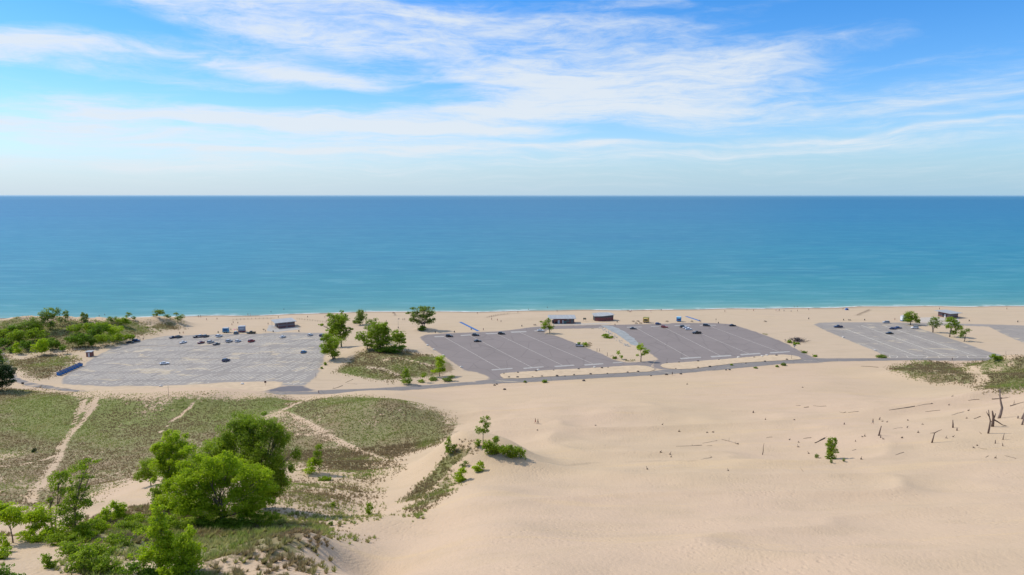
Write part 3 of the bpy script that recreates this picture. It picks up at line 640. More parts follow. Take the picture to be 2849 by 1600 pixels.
M_lot1 = asphalt("pale worn asphalt", (0.285, 0.258, 0.23), 0.6)
M_lot2 = asphalt("brown grey asphalt", (0.225, 0.193, 0.178), 0.0)
M_lot4 = asphalt("grey asphalt", (0.28, 0.25, 0.22), 0.45)
M_road = asphalt("road asphalt", (0.21, 0.19, 0.175), 0.12, 0.8)
M_isle = mat("island sand", (0.54, 0.415, 0.28), 0.95, vary=0.08, scale=0.3, spec=0.1)
M_strip = mat("bluish worn strip", (0.29, 0.30, 0.29), 0.9, vary=0.15, scale=0.3)
M_line = mat("road paint", (0.44, 0.40, 0.35), 0.8, vary=0.15, scale=0.6)
M_lineF = mat("faded road paint", (0.66, 0.60, 0.49), 0.85, vary=0.2, scale=0.35)
M_conc = mat("pale concrete", (0.38, 0.355, 0.32), 0.85, vary=0.1, scale=0.5)
lot1 = sheet("parking_lot", PAVE['lot1'], 0.03, M_lot1, .5); lot2 = sheet("parking_lot", PAVE['lot2'], 0.03, M_lot2, .15)
lot3 = sheet("parking_lot", PAVE['lot3'], 0.036, M_lot2, .15); lot4 = sheet("parking_lot", PAVE['lot4'], 0.03, M_lot4, .2)
road = sheet("road", PAVE['road'], 0.05, M_road, .15)
apron = sheet("road", wp([(731,1089),(755,1083),(775,1077),(783,1074),(800,1072.5),(845,1073.5),(853,1077),(866,1083),(884,1086),(884,1090),(731,1092)]), 0.062, asphalt("dark new asphalt", (0.155, 0.145, 0.15), 0.0), .1)
def clip_road():
    pass
for k, p in ISL.items():
    o = densify(p, 1.6, 0.12, 5); bm = bmesh.new(); vs = [bm.verts.new((x, y, 0.07)) for x, y in o]; f = bm.faces.new(vs)
    r = bmesh.ops.inset_individual(bm, faces=[f], thickness=1.0); 
    for v in f.verts: v.co.z = 0.22
    for q in bm.faces:
        if q.normal.z < 0: q.normal_flip()
    me = bpy.data.meshes.new("sand_island"); bm.to_mesh(me); bm.free(); me.materials.append(M_isle)
    tag(link(bpy.data.objects.new("sand_island", me)), kind='structure')
# sand lying between the big lot's front edge and the road
so_ = sheet("sand_verge", wp([(147,1076.5),(178,1070),(300,1076.5),(440,1075),(531,1071),(640,1064),(743,1061.5),(765,1061),(783,1065),(781,1074),(768,1080),(755,1083),(731,1090),(640,1092.5),(500,1094),(299,1094.5),(240,1088),(202,1084),(175,1080)]), 0.075, M_isle, .3)
strip = sheet("worn_strip", wp([(1673,906),(1702,907),(1722,914),(1745,927),(1765,944),(1779,960),(1768,961.5),(1755,958),(1735,942),(1708,925)]), 0.06, M_strip, .4)
sheet("plaza", wp([(748,905),(768,904),(776,914),(822,909),(838,916),(800,920),(770,924),(742,921)]), 0.045, M_conc, .1)
sheet("plaza", wp([(1533,899),(1600,897),(1626,900),(1670,898),(1700,899),(1690,903),(1660,903),(1542,906)]), 0.045, mat("sandy concrete", (0.44, 0.38, 0.31), 0.9), .1)
sheet("plaza", wp([(2560,884),(2600,882),(2642,886),(2668,884),(2668,900.5),(2560,897.6)]), 0.045, mat("sandy concrete light", (0.47, 0.41, 0.34), 0.9), .1)

def quadstrip(mb, a, b, w, z):
    a = np.array(a); b = np.array(b); d = (b - a) / np.linalg.norm(b - a); n = np.array([-d[1], d[0]]) * w / 2
    q = [a - n, b - n, b + n, a + n]; mb.add([(p[0], p[1], z) for p in q], [(0, 1, 2, 3)])
def lines_lot(o, name, segs, z, w, m):
    mb = MB()
    for a, b in segs: quadstrip(mb, at0(*a), at0(*b), w, z)
    mb.build(name, m, o)
lines_lot(lot2, 'painted_line', [((1237,938),(1393.5,1027)), ((1309,934),(1483,1024)), ((1383,929.5),(1564,1016)), ((1446,925),(1649,1012))], 0.045, 0.34, M_line)
lines_lot(lot3, 'painted_line', [((1771,913),(1919.5,996)), ((1846,910),(2003.5,989.5)), ((1912,912),(2083,984)), ((1976,908),(2166,978))], 0.05, 0.34, M_line)
def bars(o, quads, z, m):
    for q in quads:
        mb = MB(); mb.add([(*at0(*p), z) for p in q], [(0, 1, 2, 3)]); mb.build('end_island', m, o)
bars(lot2, [[(1369,1031),(1427,1026.5),(1425,1024),(1367,1028.3)], [(1458,1026.8),(1514,1021.6),(1511,1019.6),(1455,1024)], [(1545,1021.7),(1599,1017.5),(1596,1014.8),(1541,1018.6)], [(1628,1017.4),(1680,1013.6),(1677,1011),(1624,1014.2)], [(1707,1010.8),(1735,1009.5),(1730,1007.6),(1704,1008.8)],
    [(1210,938.5),(1237,937.6),(1235,935.3),(1208,936)], [(1283,935),(1312,933),(1309,930.8),(1281,932.2)], [(1355,930),(1385,928.8),(1382,926.8),(1350,927.6)], [(1424,926.2),(1466,924),(1463,921.5),(1420,923)], [(1488,922),(1512,921),(1509,919.3),(1485,920)]], 0.055, M_conc)
bars(lot3, [[(1895,1000),(1951.5,995.4),(1949,992.8),(1891.5,996.4)], [(1980,995),(2036,991),(2033,987.8),(1976,991)], [(2062,989.2),(2117,985),(2113,982.2),(2059,985.6)], [(2144,983.6),(2199,979.8),(2196,977.8),(2141,980.2)],
    [(1745,911.8),(1787,910.4),(1785,909),(1743,910)], [(1812,909.4),(1835,908.8),(1833,907.5),(1810,908)], [(1878,907),(1922,905.6),(1920,904),(1876,905.2)], [(1948,906.4),(1994,905.8),(1991,904.2),(1946,904.6)]], 0.06, M_conc)
lines_lot(lot4, 'painted_line', [((2351,915),(2553,991.5)), ((2396,905),(2632,991.5)), ((2460,906.6),(2717,991.5))], 0.047, 0.4, M_lineF)
bars(lot4, [[(2478,996),(2494,996),(2498,993),(2494,990),(2474,990)], [(2527,996),(2577,996),(2582,993),(2577,990),(2522,990)], [(2614,996),(2661,996),(2666,993),(2661,990),(2609,990)], [(2694,996),(2745,996),(2750,993),(2745,990),(2690,990)]], 0.055, M_conc) if False else None
def endcaps4():
    for q in [[(2478,996),(2494,996),(2498,993),(2494,990),(2474,990)], [(2527,996),(2577,996),(2582,993),(2577,990),(2522,990)], [(2614,996),(2661,996),(2666,993),(2661,990),(2609,990)], [(2694,996),(2745,996),(2750,993),(2745,990),(2690,990)]]:
        pts = [at0(*p) for p in q]
        mb = MB()
        for i in range(len(pts)): 
            if i != len(pts) - 1 or True: quadstrip(mb, pts[i], pts[(i + 1) % len(pts)], 0.3, 0.055 + i * 0.004)
        mb.build('end_island', M_lineF, lot4)
endcaps4()
def stalls4():
    r = random.Random(3)
    for (a, b) in [((2351,915),(2553,991.5)), ((2396,905),(2632,991.5)), ((2460,906.6),(2717,991.5))]:
        A = np.array(at0(*a)); B = np.array(at0(*b)); mb = MB(); L = np.linalg.norm(B - A); n = int(L / 2.75)
        for i in range(1, n):
            if r.random() < (0.45 if i < n * 0.35 else 0.05): continue
            c = A + (B - A) * i / n; quadstrip(mb, c + np.array([-5.6, 1.0]), c + np.array([5.6, -1.0]), 0.24, 0.042)
        mb.build('stall_lines', M_lineF, lot4)
    mb = MB(); A = np.array(at0(2379,956)); B = np.array(at0(2468,993)); n = 18
    for i in range(n): c = A + (B - A) * i / n; quadstrip(mb, c + np.array([0.3, 0.0]), c + np.array([5.6, -0.9]), 0.24, 0.042)
    mb.build('stall_lines', M_lineF, lot4)
    quadstrip
stalls4()
def stalls1():
    """seven slanted rows of stalls across the big pale lot"""
    r = random.Random(5); poly = PAVE['lot1']
    rows = [(932.5,944.5),(946.5,960.5),(965.5,981),(983.5,996),(1000,1013),(1016,1034),(1039.5,1057),(1061.5,1075)]
    for k, (ya, yb) in enumerate(rows):
        Yf = at0(1424, ya)[1]; Yn = at0(1424, yb)[1]; mb = MB(); x = -300.0
        while x < -95:
            drift = (x + 200) * -0.012
            a = np.array([x, Yn + drift]); b = np.array([x + (Yf - Yn) * 0.43, Yf + drift])
            x += 2.45
            if r.random() < 0.06: continue
            ends = [a + (b - a) * t for t in (0.02, 0.25, 0.5, 0.75, 0.98)]
            ok = inside(np.array([e[0] for e in ends]), np.array([e[1] for e in ends]), poly) & (seg_dist(np.array([e[0] for e in ends]), np.array([e[1] for e in ends]), poly) > 1.6)
            if ok.sum() < 2: continue
            i = np.where(ok)[0]; t0, t1 = r.choice([(0, 1), (0, 1), (0, 1), (0, .55), (.3, 1)])
            s, e = ends[i[0]], ends[i[-1]]; quadstrip(mb, s + (e - s) * t0, s + (e - s) * t1, 0.36, 0.041)
        if mb.v: mb.build('stall_lines', M_lineF, lot1)
stalls1()

# ------------------------------------------------------------------ dune grass tufts (nobody could count it)
def grass_material():
    m, g, b, o = new_mat("dune_grass_blades")
    t = g.attr('tint')
    c = g.ramp(t, [(0.0, (0.29, 0.21, 0.11)), (0.25, (0.32, 0.275, 0.12)), (0.55, (0.33, 0.33, 0.10)), (0.8, (0.26, 0.345, 0.06)), (1.0, (0.45, 0.42, 0.17))])
    g.put(b.inputs['Base Color'], c); b.inputs['Roughness'].default_value = 0.7; b.inputs['Specular IOR Level'].default_value = 0.2
    tr = g.new('ShaderNodeBsdfTranslucent'); g.put(tr.inputs[0], c); mx = g.new('ShaderNodeMixShader'); mx.inputs[0].default_value = 0.5
    g.l.new(b.outputs[0], mx.inputs[1]); g.l.new(tr.outputs[0], mx.inputs[2]); g.l.new(mx.outputs[0], o.inputs[0])
    return m
M_grass = grass_material()
def tufts(name, box, per, size, label=None, dmin=0.06, seed=0, power=1.0, blades=9, lushk=0.5, spread=.55, clump=1.5, shift=0.0):
    """box in world metres; per = tufts per m2 at full cover"""
    r = np.random.default_rng(seed); x0, y0, x1, y1 = box; n = int((x1 - x0) * (y1 - y0) * per)
    x = r.uniform(x0, x1, n); y = r.uniform(y0, y1, n); v = veg_at(x, y)
    cl = 0.5 + clump * fbm(x / 2.3, y / 2.3, 91, 3)
    keep = (v > dmin) & (r.random(n) < np.clip(v ** power * (0.55 + cl), 0, 1)); x, y, v, cl = x[keep], y[keep], v[keep], cl[keep]
    z = gz(x, y); n = len(x)
    s = size * r.uniform(0.5, 1.25, n) * (0.7 + 0.3 * v)
    i = np.clip(np.searchsorted(GX, x) - 1, 0, len(GX) - 2); j = np.clip(np.searchsorted(GY, y) - 1, 0, len(GY) - 2); lu = LUSH[j, i]
    tb = 0.16 + shift + 0.30 * lu + 1.3 * fbm(x / 14, y / 10, 61, 3) + r.normal(0, 0.09, n)
    V = np.zeros((n, blades, 3, 3), np.float32); a = r.uniform(0, 2 * pi, (n, blades)); w = 0.12 * s[:, None] * np.ones((1, blades))
    lean = r.uniform(0.15, 1.0, (n, blades)) * s[:, None] * spread; hh = s[:, None] * r.uniform(0.5, 1.0, (n, blades))
    bx = x[:, None] + np.cos(a) * 0.18 * s[:, None]; by = y[:, None] + np.sin(a) * 0.18 * s[:, None]
    px, py = -np.sin(a) * w, np.cos(a) * w
    V[:, :, 0, 0] = bx - px; V[:, :, 0, 1] = by - py; V[:, :, 1, 0] = bx + px; V[:, :, 1, 1] = by + py
    V[:, :, :2, 2] = z[:, None, None] - 0.04
    V[:, :, 2, 0] = bx + np.cos(a) * lean + 0.12 * s[:, None]; V[:, :, 2, 1] = by + np.sin(a) * lean; V[:, :, 2, 2] = z[:, None] + hh
    tint = np.repeat(np.clip(tb, 0, 1), blades)[:, None] + r.normal(0, 0.08, (n * blades, 1)); tint = np.repeat(tint, 3, axis=1).ravel()
    V = V.reshape(-1, 3); F = np.arange(len(V)).reshape(-1, 3)
    me = me_arrays(name, V, F, [M_grass], {'tint': np.clip(tint, 0, 1)})
    o = link(bpy.data.objects.new(name, me)); tag(o, label, 'grass', kind='stuff'); print(name, n); return o
tufts('dune_grass', (-340, 95, -20, 300), 3.6, 0.46, 'olive dune grass covering the hollow below the long green ridge', seed=1)
tufts('beach_grass', (-330, 300, -40, 520), 2.0, 0.75, 'green beach grass on the low knolls beside the parking lots', seed=2)
tufts('marram_grass', (100, 195, 420, 400), 2.6, 0.7, 'olive and tan marram grass on the patchy mounds at the far right', seed=3)
tufts('ridge_grass', (-75, 120, 20, 215), 3.6, 0.7, 'streaks of green grass on the left flank of the sand knoll', seed=5)
tufts('heath_grass', (-110, 40, 10, 125), 1.5, 0.8, 'dark grassy clumps dotted over the nearest dune shoulder', seed=4, blades=30, spread=.8, clump=2.5, shift=.42)
tufts('verge_grass', (20, 320, 100, 420), 1.5, 0.9, 'little green clumps along the edges of the right-hand lots', seed=6)
# ------------------------------------------------------------------ trees
def leaf_material(name, cols, trans=0.45):
    m, g, b, o = new_mat(name)
    t = g.attr('tint'); c = g.ramp(t, [(0.0, cols[0]), (0.5, cols[1]), (1.0, cols[2])])
    g.put(b.inputs['Base Color'], c); b.inputs['Roughness'].default_value = 0.55; b.inputs['Specular IOR Level'].default_value = 0.3
    tr = g.new('ShaderNodeBsdfTranslucent'); g.put(tr.inputs[0], g.mix(1.0, c, (1.15, 1.3, 0.6), 'MULTIPLY'))
    mx = g.new('ShaderNodeMixShader'); mx.inputs[0].default_value = trans
    g.l.new(b.outputs[0], mx.inputs[1]); g.l.new(tr.outputs[0], mx.inputs[2]); g.l.new(mx.outputs[0], o.inputs[0])
    return m
LEAF = {
 'bright': leaf_material("bright poplar leaves", [(0.225, 0.306, 0.011), (0.375, 0.470, 0.016), (0.540, 0.588, 0.027)], .55),
 'mid':    leaf_material("cottonwood leaves", [(0.150, 0.212, 0.013), (0.255, 0.341, 0.020), (0.405, 0.470, 0.041)], .52),
 'deep':   leaf_material("deep green leaves", [(0.098, 0.165, 0.013), (0.158, 0.253, 0.018), (0.255, 0.364, 0.032)], .52),
 'far':    leaf_material("dusty green leaves", [(0.128, 0.176, 0.036), (0.210, 0.276, 0.050), (0.360, 0.412, 0.091)], .48),
 'dark':   leaf_material("dark pine needles", [(0.027, 0.053, 0.013), (0.045, 0.082, 0.018), (0.083, 0.129, 0.027)], .25),
}
M_bark = mat("grey brown bark", (0.17, 0.135, 0.105), 0.9, vary=0.25, scale=3, bump=0.5)
M_barkd = mat("weathered dark wood", (0.15, 0.10, 0.075), 0.9, vary=0.35, scale=4, bump=0.6, streak=(3, 3, 0.6))
M_barkr = mat("reddish bare trunk", (0.22, 0.165, 0.135), 0.85, vary=0.25, scale=3, bump=0.5, streak=(3, 3, 0.6))
M_drift = mat("bleached driftwood", (0.27, 0.205, 0.15), 0.9, vary=0.3, scale=4, bump=0.5)
M_driftd = mat("dark driftwood", (0.125, 0.085, 0.06), 0.9, vary=0.3, scale=4, bump=0.5)

def leaf_cloud(blobs, leaf, cover, r, clumps=12, flat=1.0, up=0.35):
    """blobs: (x,y,z,rx,ry,rz). leaf-sized quads spread over lumpy clumps inside each blob"""
    Vs, Ts = [], []
    for (bx, by, bz, rx, ry, rz) in blobs:
        area = 4 * pi * ((rx * ry) ** 1.6 / 3 + (rx * rz) ** 1.6 / 3 + (ry * rz) ** 1.6 / 3) ** (1 / 1.6)
        n = max(60, int(area / (leaf * leaf) * cover * 2.6))
        k = max(7, int(clumps * 1.7 * (1 if n > 300 else .6)))
        d = r.normal(size=(k, 3)); d /= np.linalg.norm(d, axis=1)[:, None]; d[:, 2] = d[:, 2] * 0.9 + 0.1
        cr = r.uniform(0.30, 0.98, k)[:, None]; cc = d * cr * np.array([rx, ry, rz]); cs = r.uniform(0.16, 0.36, k); ct = r.normal(0, 0.13, k)
        ci = r.integers(0, k, n); q = r.normal(size=(n, 3)); ln = np.linalg.norm(q, axis=1)[:, None]; q = q / ln
        rad = r.uniform(0.35, 1.0, n)[:, None] ** 0.5
        p = cc[ci] + q * rad * (cs[ci][:, None] * np.array([rx, ry, rz]) * np.array([1.1, 1.1, 0.9]))
        st = r.random(n) < 0.22; ns = int(st.sum()); dd = r.normal(size=(ns, 3)); dd /= np.linalg.norm(dd, axis=1)[:, None]; p[st] = dd * (r.uniform(.2, 1.05, ns)[:, None]) * np.array([rx, ry, rz])
        nrm = q * 0.7 + r.normal(0, 0.55, (n, 3)) + np.array([0, 0, up]); nrm /= np.linalg.norm(nrm, axis=1)[:, None]
        a = np.cross(nrm, r.normal(size=(n, 3))); a /= np.linalg.norm(a, axis=1)[:, None] + 1e-9; b = np.cross(nrm, a)
        s = leaf * r.uniform(0.55, 1.3, n)[:, None] * 0.56
        c = p + np.array([bx, by, bz])
        quad = np.stack([c - a * s, c + b * s * 0.62, c + a * s, c - b * s * 0.62], axis=1)
        Vs.append(quad.reshape(-1, 3))
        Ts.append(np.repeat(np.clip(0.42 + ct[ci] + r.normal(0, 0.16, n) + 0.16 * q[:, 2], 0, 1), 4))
    V = np.concatenate(Vs); F = np.arange(len(V)).reshape(-1, 4); return V, F, np.concatenate(Ts)

def limbs(mb, blobs, base_r, r, stems=1, low=0.35):
    """trunk and limbs reaching for each blob"""
    blobs = sorted(blobs, key=lambda b: b[2])
    top = max(b[2] for b in blobs); mean = np.mean([b[:3] for b in blobs], axis=0)
    for s in range(stems):
        a = r.uniform(0, 6.28); ox, oy = (0, 0) if stems == 1 else (cos(a) * base_r * 1.6, sin(a) * base_r * 1.6)
        fork = max(0.25, low * top)
        tip = (mean[0] * 0.5 + ox * 3, mean[1] * 0.5 + oy * 3, max(fork * 1.2, mean[2] * 0.75)); f = (mean[0] * 0.22 + ox * 2, mean[1] * 0.22 + oy * 2, fork)
        mb.tube([(ox, oy, -0.3), (ox * 1.2, oy * 1.2, fork * 0.45), f, tip], [base_r * 1.15, base_r * 0.85, base_r * 0.68, base_r * 0.35], 7)
        for i, b in enumerate(blobs):
            if stems > 1 and i % stems != s: continue
            e = (b[0], b[1], b[2] + 0.15 * b[5]); st = f if b[2] > fork else (ox, oy, min(fork * .5, b[2] * .6))
            m_ = ((st[0] + e[0]) / 2 + r.normal(0, .08) * b[3], (st[1] + e[1]) / 2, (st[2] + e[2]) / 2 - 0.08 * b[5])
            mb.tube([st, m_, e], [base_r * .42, base_r * .24, base_r * .09], 5)
            for _ in range(3):
                d = r.normal(size=3); d /= np.linalg.norm(d); e2 = (e[0] + d[0] * b[3] * .7, e[1] + d[1] * b[4] * .7, e[2] + abs(d[2]) * b[5] * .6)
                mb.tube([m_, e2], [base_r * .2, base_r * .05], 4)
TREEN = 0
def tree(name, label, base, blobs, kind='mid', cat='tree', group=None, leafpx=2.6, cover=1.15, clumps=12, stems=1, trunk_px=None, low=.35, trunk=True, depth=1.0, nm='crown', bark=None, leafmin=0.2):
    """base and blobs are read off the photograph; they become metres at the tree's own distance"""
    global TREEN; TREEN += 1; r = np.random.default_rng(100 + TREEN)
    B = P(*base); s = mpp(B.x, B.y, B.z); th = math.atan2(CAMH - B.z, B.y); cz = 1 / max(0.6, cos(th))
    bl = []
    if nm == 'crown' and len(blobs) > 6: blobs = list(blobs) + [(px + r.normal(0, rx * .9), py - abs(r.normal(0, rz * .6)), rx * .38, rz * .38) for (px, py, rx, rz) in blobs for _ in range(2)]
    for (px, py, rx, rz) in blobs:
        rx_, rz_ = rx * s, rz * s
        bl.append(((px - base[0]) * s, r.normal(0, 0.25) * rx_ * depth, max(rz_ * 0.55, (base[1] - py) * s * cz), rx_ * 1.12, (rx_ * .85 + rz_ * .15) * depth * 1.1, rz_ * cz ** .5 * 1.12))
    if cat == 'shrub':
        mx_ = sum(b[0] for b in bl) / len(bl); wr = sum(b[3] for b in bl) / len(bl); hr = sum(b[5] for b in bl) / len(bl)
        bl.append((mx_, 0, hr * .45, wr * (.9 if len(bl) < 3 else 1.5), wr * .8, hr * .7))
    o = empty(name, B); tag(o, label, cat, group)
    leaf = max(leafmin, leafpx * s)
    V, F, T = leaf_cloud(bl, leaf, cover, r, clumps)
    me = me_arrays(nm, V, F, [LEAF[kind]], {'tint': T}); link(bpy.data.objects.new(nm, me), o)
    if trunk:
        mb = MB(); h = max(b[2] for b in bl); br = (trunk_px * s / 2 * .8) if trunk_px else max(0.05, 0.015 * h)
        limbs(mb, bl, br, r, stems, low); mb.build('trunk', bark or M_bark, o, smooth=True)
    return o

G_WOOD = 'trees of the wood at the left end of the big lot'
# --- left wood and beach knolls
wood = [
 ('tall ragged poplar standing highest over the wood at the left shore', (141,918), [(139,874,20,15),(128,883,12,12),(143,903,13,14),(150,880,10,10)], 'far', 2.2, .75),
 ('slim open-topped poplar just right of the tallest tree of the left wood', (167.5,908), [(164.5,868,8,13),(181.7,874,10,10),(167,889,9,10),(190,880,6,7),(185,893,5,5)], 'far', 2.2, .7),
 ('wide airy leaning tree whose thin crown shows sand through it', (105,926), [(75,902,20,11),(100,897,22,13),(122,893,14,13),(60,908,14,8)], 'far', 2.2, .55),
 ('single dense round tree standing apart on the shore bank left of the knoll', (235,898), [(235,879,9,10),(234,890,10,9)], 'far', 2.0, 1.1),
 ('dark round tree with its top against the beach at the far left', (38,928), [(36,914,22,12)], 'deep', 2.4, 1.1),
 ('broad green tree cut by the left edge of the picture, upper one', (8,950), [(12,932,22,15),(-10,925,20,14)], 'mid', 2.4, 1.1),
 ('large rounded tree in the middle of the left wood', (46,958), [(46,938,25,18),(60,928,16,12)], 'mid', 2.4, 1.1),
 ('sunny tree filling the gap below the wide airy tree', (86,932), [(82,915,24,12),(98,910,14,9)], 'mid', 2.4, 1.1),
 ('yellowish tree on the slope left of the grassy hollow', (103,952), [(100,932,24,16),(84,930,14,12)], 'mid', 2.4, 1.1),
 ('dark tree at the left edge above the lane', (8,972), [(10,955,20,13)], 'deep', 2.4, 1.1),
 ('shaded low tree between the bright pointed sapling and the bright round tree', (80,975), [(78,959,18,14)], 'deep', 2.4, 1.1),
 ('dark round tree right beside the bright round tree', (148,972), [(146,953,20,15),(158,960,10,10)], 'deep', 2.4, 1.15),
 ('bright yellow green round tree at the front of the left wood', (115,989), [(113,958,18,16),(106,970,20,12),(122,972,14,11)], 'bright', 2.2, 1.1),
 ('small bright pointed sapling beside the lane at the wood edge', (50,985), [(48,960,7,10),(50,974,12,9)], 'bright', 2.0, 1.0),
 ('dark low bush by the head of the lane', (30,982), [(30,972,13,8)], 'deep', 2.2, 1.1),
 ('tree at the upper left of the dense right half of the wood', (218,930), [(218,915,20,13)], 'mid', 2.4, 1.0),
 ('tree with yellowish top near the shore bank', (250,925), [(249,909,22,11)], 'mid', 2.4, 1.0),
 ('broad tree in the heart of the right half of the wood', (272,938), [(270,920,24,15),(285,912,16,10)], 'deep', 2.4, 1.1),
 ('tree at the left front corner of the right half of the wood', (212,965), [(210,942,18,18),(222,952,12,12)], 'deep', 2.4, 1.1),
 ('big shaded tree at the front of the right half of the wood', (244,966), [(242,942,20,18),(256,950,13,12)], 'deep', 2.4, 1.1),
 ('bushy tree left of the two dark parked cars', (295,962), [(293,940,22,16)], 'mid', 2.4, 1.1),
 ('sunlit tree at the top right of the wood', (322,932), [(322,915,25,13)], 'bright', 2.4, 1.0),
 ('tree reaching towards the shore at the right end of the wood', (345,908), [(343,892,17,10),(356,896,10,7)], 'mid', 2.2, 1.0),
 ('bushy tree just behind the two dark parked cars', (333,956), [(331,940,19,12)], 'mid', 2.4, 1.1),
 ('lowest spreading tree at the right tip of the wood', (362,949), [(361,935,13,9),(372,937,7,6)], 'mid', 2.2, 1.0),
 ('leafy top in the middle back of the wood', (287,918), [(285,905,20,9)], 'mid', 2.4, 1.0),
 ('thin open tree standing up from the right end of the wood', (359,888), [(361,873,8,6),(355,879,5,4)], 'far', 2.0, .6),
 ('pale bushy tree at the back edge of the wood against the water', (313,902), [(311,890,14,8)], 'far', 2.2, .9),
 ('small dark scrub tree at the crest between the wood and the beach knoll', (373,892), [(373,885,7,4)], 'far', 2.0, .8),
 ('green shrubs filling the dip below the wide airy tree', (175,985), [(176,968,12,8)], 'deep', 2.2, .8),
]
for i, (lb, b, bl, k, lp, cv) in enumerate(wood):
    tree('broadleaf_tree', lb, b, bl, k, group=G_WOOD, leafpx=lp, cover=cv, stems=1 if i % 3 else 2)
for lb, b, bl in [
 ('thin spreading tree at the left on the grassy beach knoll', (444,886), [(442,868,14,7),(434,874,7,7),(452,870,8,6)]),
 ('low wispy tree in the middle of the beach knoll', (466,890), [(464,879,8,6),(472,882,6,4)]),
 ('sparse tall tree right of the middle on the beach knoll', (494.5,896), [(492.5,872.5,7,5),(492,884,6,7)]),
 ('rounded tree at the right end of the beach knoll', (505,900), [(505,882,9,8),(499,889,5,5)]),
 ('tiny bush on the left shoulder of the beach knoll', (428,881), [(428,876,5,4)])]:
    tree('beach_tree', lb, b, bl, 'far', group='thin trees on the beach knoll', leafpx=2.0, cover=.6)
tree('pine_tree', 'big dark tree at the left edge beside the lane', (6,1088), [(8,1030,30,26),(-10,1050,30,22),(22,1045,18,18),(5,1065,26,14)], 'dark', cover=1.3, leafpx=2.6)
tree('pine_tree', 'dark green tree cut by the left edge where the lane comes in', (-6,1020), [(0,1000,16,14),(-4,985,13,12)], 'deep', cover=1.3, leafpx=2.4)
# --- between the lots
tree('cottonwood', 'two-tiered cottonwood at the right corner of the big pale lot', (928.6,998.5), [(921,970,26,17),(905,975,14,10),(934,985,14,9),(930,950,30,18),(913,940,16,14)], 'mid', cover=.95, trunk_px=5, stems=2)
tree('cottonwood', 'tallest cottonwood, behind the two-tiered one by the big lot', (950,965), [(940,893,26,16),(958,888,16,14),(928,905,20,14),(945,915,24,16),(968,920,11,10),(950,935,20,14),(925,925,18,14)], 'mid', cover=.85, trunk_px=5)
tree('broadleaf_tree', 'dense upright tree alone on the beach left of centre', (1009,904), [(1004,872,10,12),(1004,885,15,13),(1000,894,10,8)], 'far', cover=1.2, leafpx=2.2)
tree('shrub', 'little shrub at the foot of the dense upright beach tree', (989,899), [(989,894.6,8,5)], 'far', 'shrub', leafpx=2.0)
tree('cottonwood', 'left-hand tree of the clump on the green mound', (1021.5,970), [(1022,940,22,18),(1003,936,12,14),(1028,958,15,10)], 'mid', cover=.95, trunk_px=4)
tree('cottonwood', 'pale thin-topped tree rising at the back of the green mound clump', (1035,955), [(1030,897,12,11),(1042,905,10,10),(1022,912,10,10),(1046,890,8,6)], 'far', cover=.5, leafpx=2.2)
tree('cottonwood', 'largest tree in the middle of the green mound clump', (1062,976), [(1052,912,24,18),(1068,908,16,14),(1048,932,24,18),(1072,925,16,16),(1070,950,28,18),(1050,962,18,11)], 'mid', cover=1.1, trunk_px=4, stems=2)
tree('cottonwood', 'right-hand tree of the clump on the green mound', (1112,967), [(1100,930,15,12),(1117,932,14,13),(1110,945,20,13),(1122,950,9,9)], 'mid', cover=.9, trunk_px=3)
tree('shrub', 'dark leafy undergrowth below the green mound clump', (1085,980), [(1090,968,26,7),(1060,973,18,6),(1115,967,14,6)], 'deep', 'shrub', trunk=False)
tree('fan_willow', 'lone fan-shaped tree on the beach left of the brown lots', (1177,914), [(1177,862,20,11),(1155,872,12,10),(1199,872,13,10),(1150.7,890,10,11),(1203,891,11,9),(1176,880,20,12),(1163,896,10,8),(1192,896,10,8)], 'far', cover=.75, leafpx=2.2, trunk_px=4, stems=3, low=.2)
tree('shrub', 'dark bush hugging the foot of the fan-shaped tree', (1174,919), [(1174,912,11,6)], 'deep', 'shrub')
tree('broadleaf_tree', 'round-headed tree on the right slope of the green mound', (1223,1047), [(1224.4,1004,16,12),(1224,1015,14,9),(1220,1030,18,7),(1233,1030,9,6)], 'bright', cover=1.1, trunk_px=3, leafpx=2.2)
tree('young_tree', 'cone-shaped sapling with a bushy foot beside the road', (1131,1070), [(1130,1032,7,9),(1129.5,1045,12,11),(1131,1061,15,8)], 'mid', cover=1.1, leafpx=2.1)
tree('young_tree', 'thin small sapling between the cone-shaped one and the round-headed tree', (1177,1063), [(1179,1043,8,9),(1172,1060,10,5)], 'mid', cover=.8, leafpx=2.1)
tree('shrub', 'grey green bush at the roadside right of the saplings', (1248,1060), [(1244,1054,12,5),(1256,1049,9,5)], 'far', 'shrub', cover=1.0, leafpx=2.1, trunk=False)
tree('shrub', 'low bush in front of the round-headed tree', (1205,1058), [(1206,1054,13,4)], 'far', 'shrub', cover=1.0, leafpx=2.1, trunk=False)
tree('shrub', 'small dry bush at the right edge of the big lot, upper one', (905,1016), [(905,1012,4.5,4.5)], 'mid', 'shrub', trunk=False, leafpx=2.0)
tree('shrub', 'small dry bush at the right edge of the big lot, lower one', (895.6,1026), [(895.6,1023,3.6,2.6)], 'mid', 'shrub', trunk=False, leafpx=2.0)
tree('broadleaf_tree', 'thin tree between a white car and the shop pavilion', (1529.7,927), [(1517.6,901,14,11),(1532,911,11,9),(1526,890,6,6),(1504.5,895.5,5,3),(1515,912,9,5)], 'mid', cover=.8, leafpx=2.0, trunk_px=3.4)
tree('broadleaf_tree', 'two-part tree on the sand tongue between the brown lots', (1783,1006), [(1781,966,12,11),(1795,978,9,9),(1773,989,4,4),(1790,986,6,5)], 'bright', cover=.95, leafpx=2.0, trunk_px=4)
tree('young_tree', 'small thin sapling left of the two-part tree on the sand tongue', (1722,1000), [(1720.5,982,6,7),(1729,993,5.5,5)], 'bright', cover=.8, leafpx=1.9)
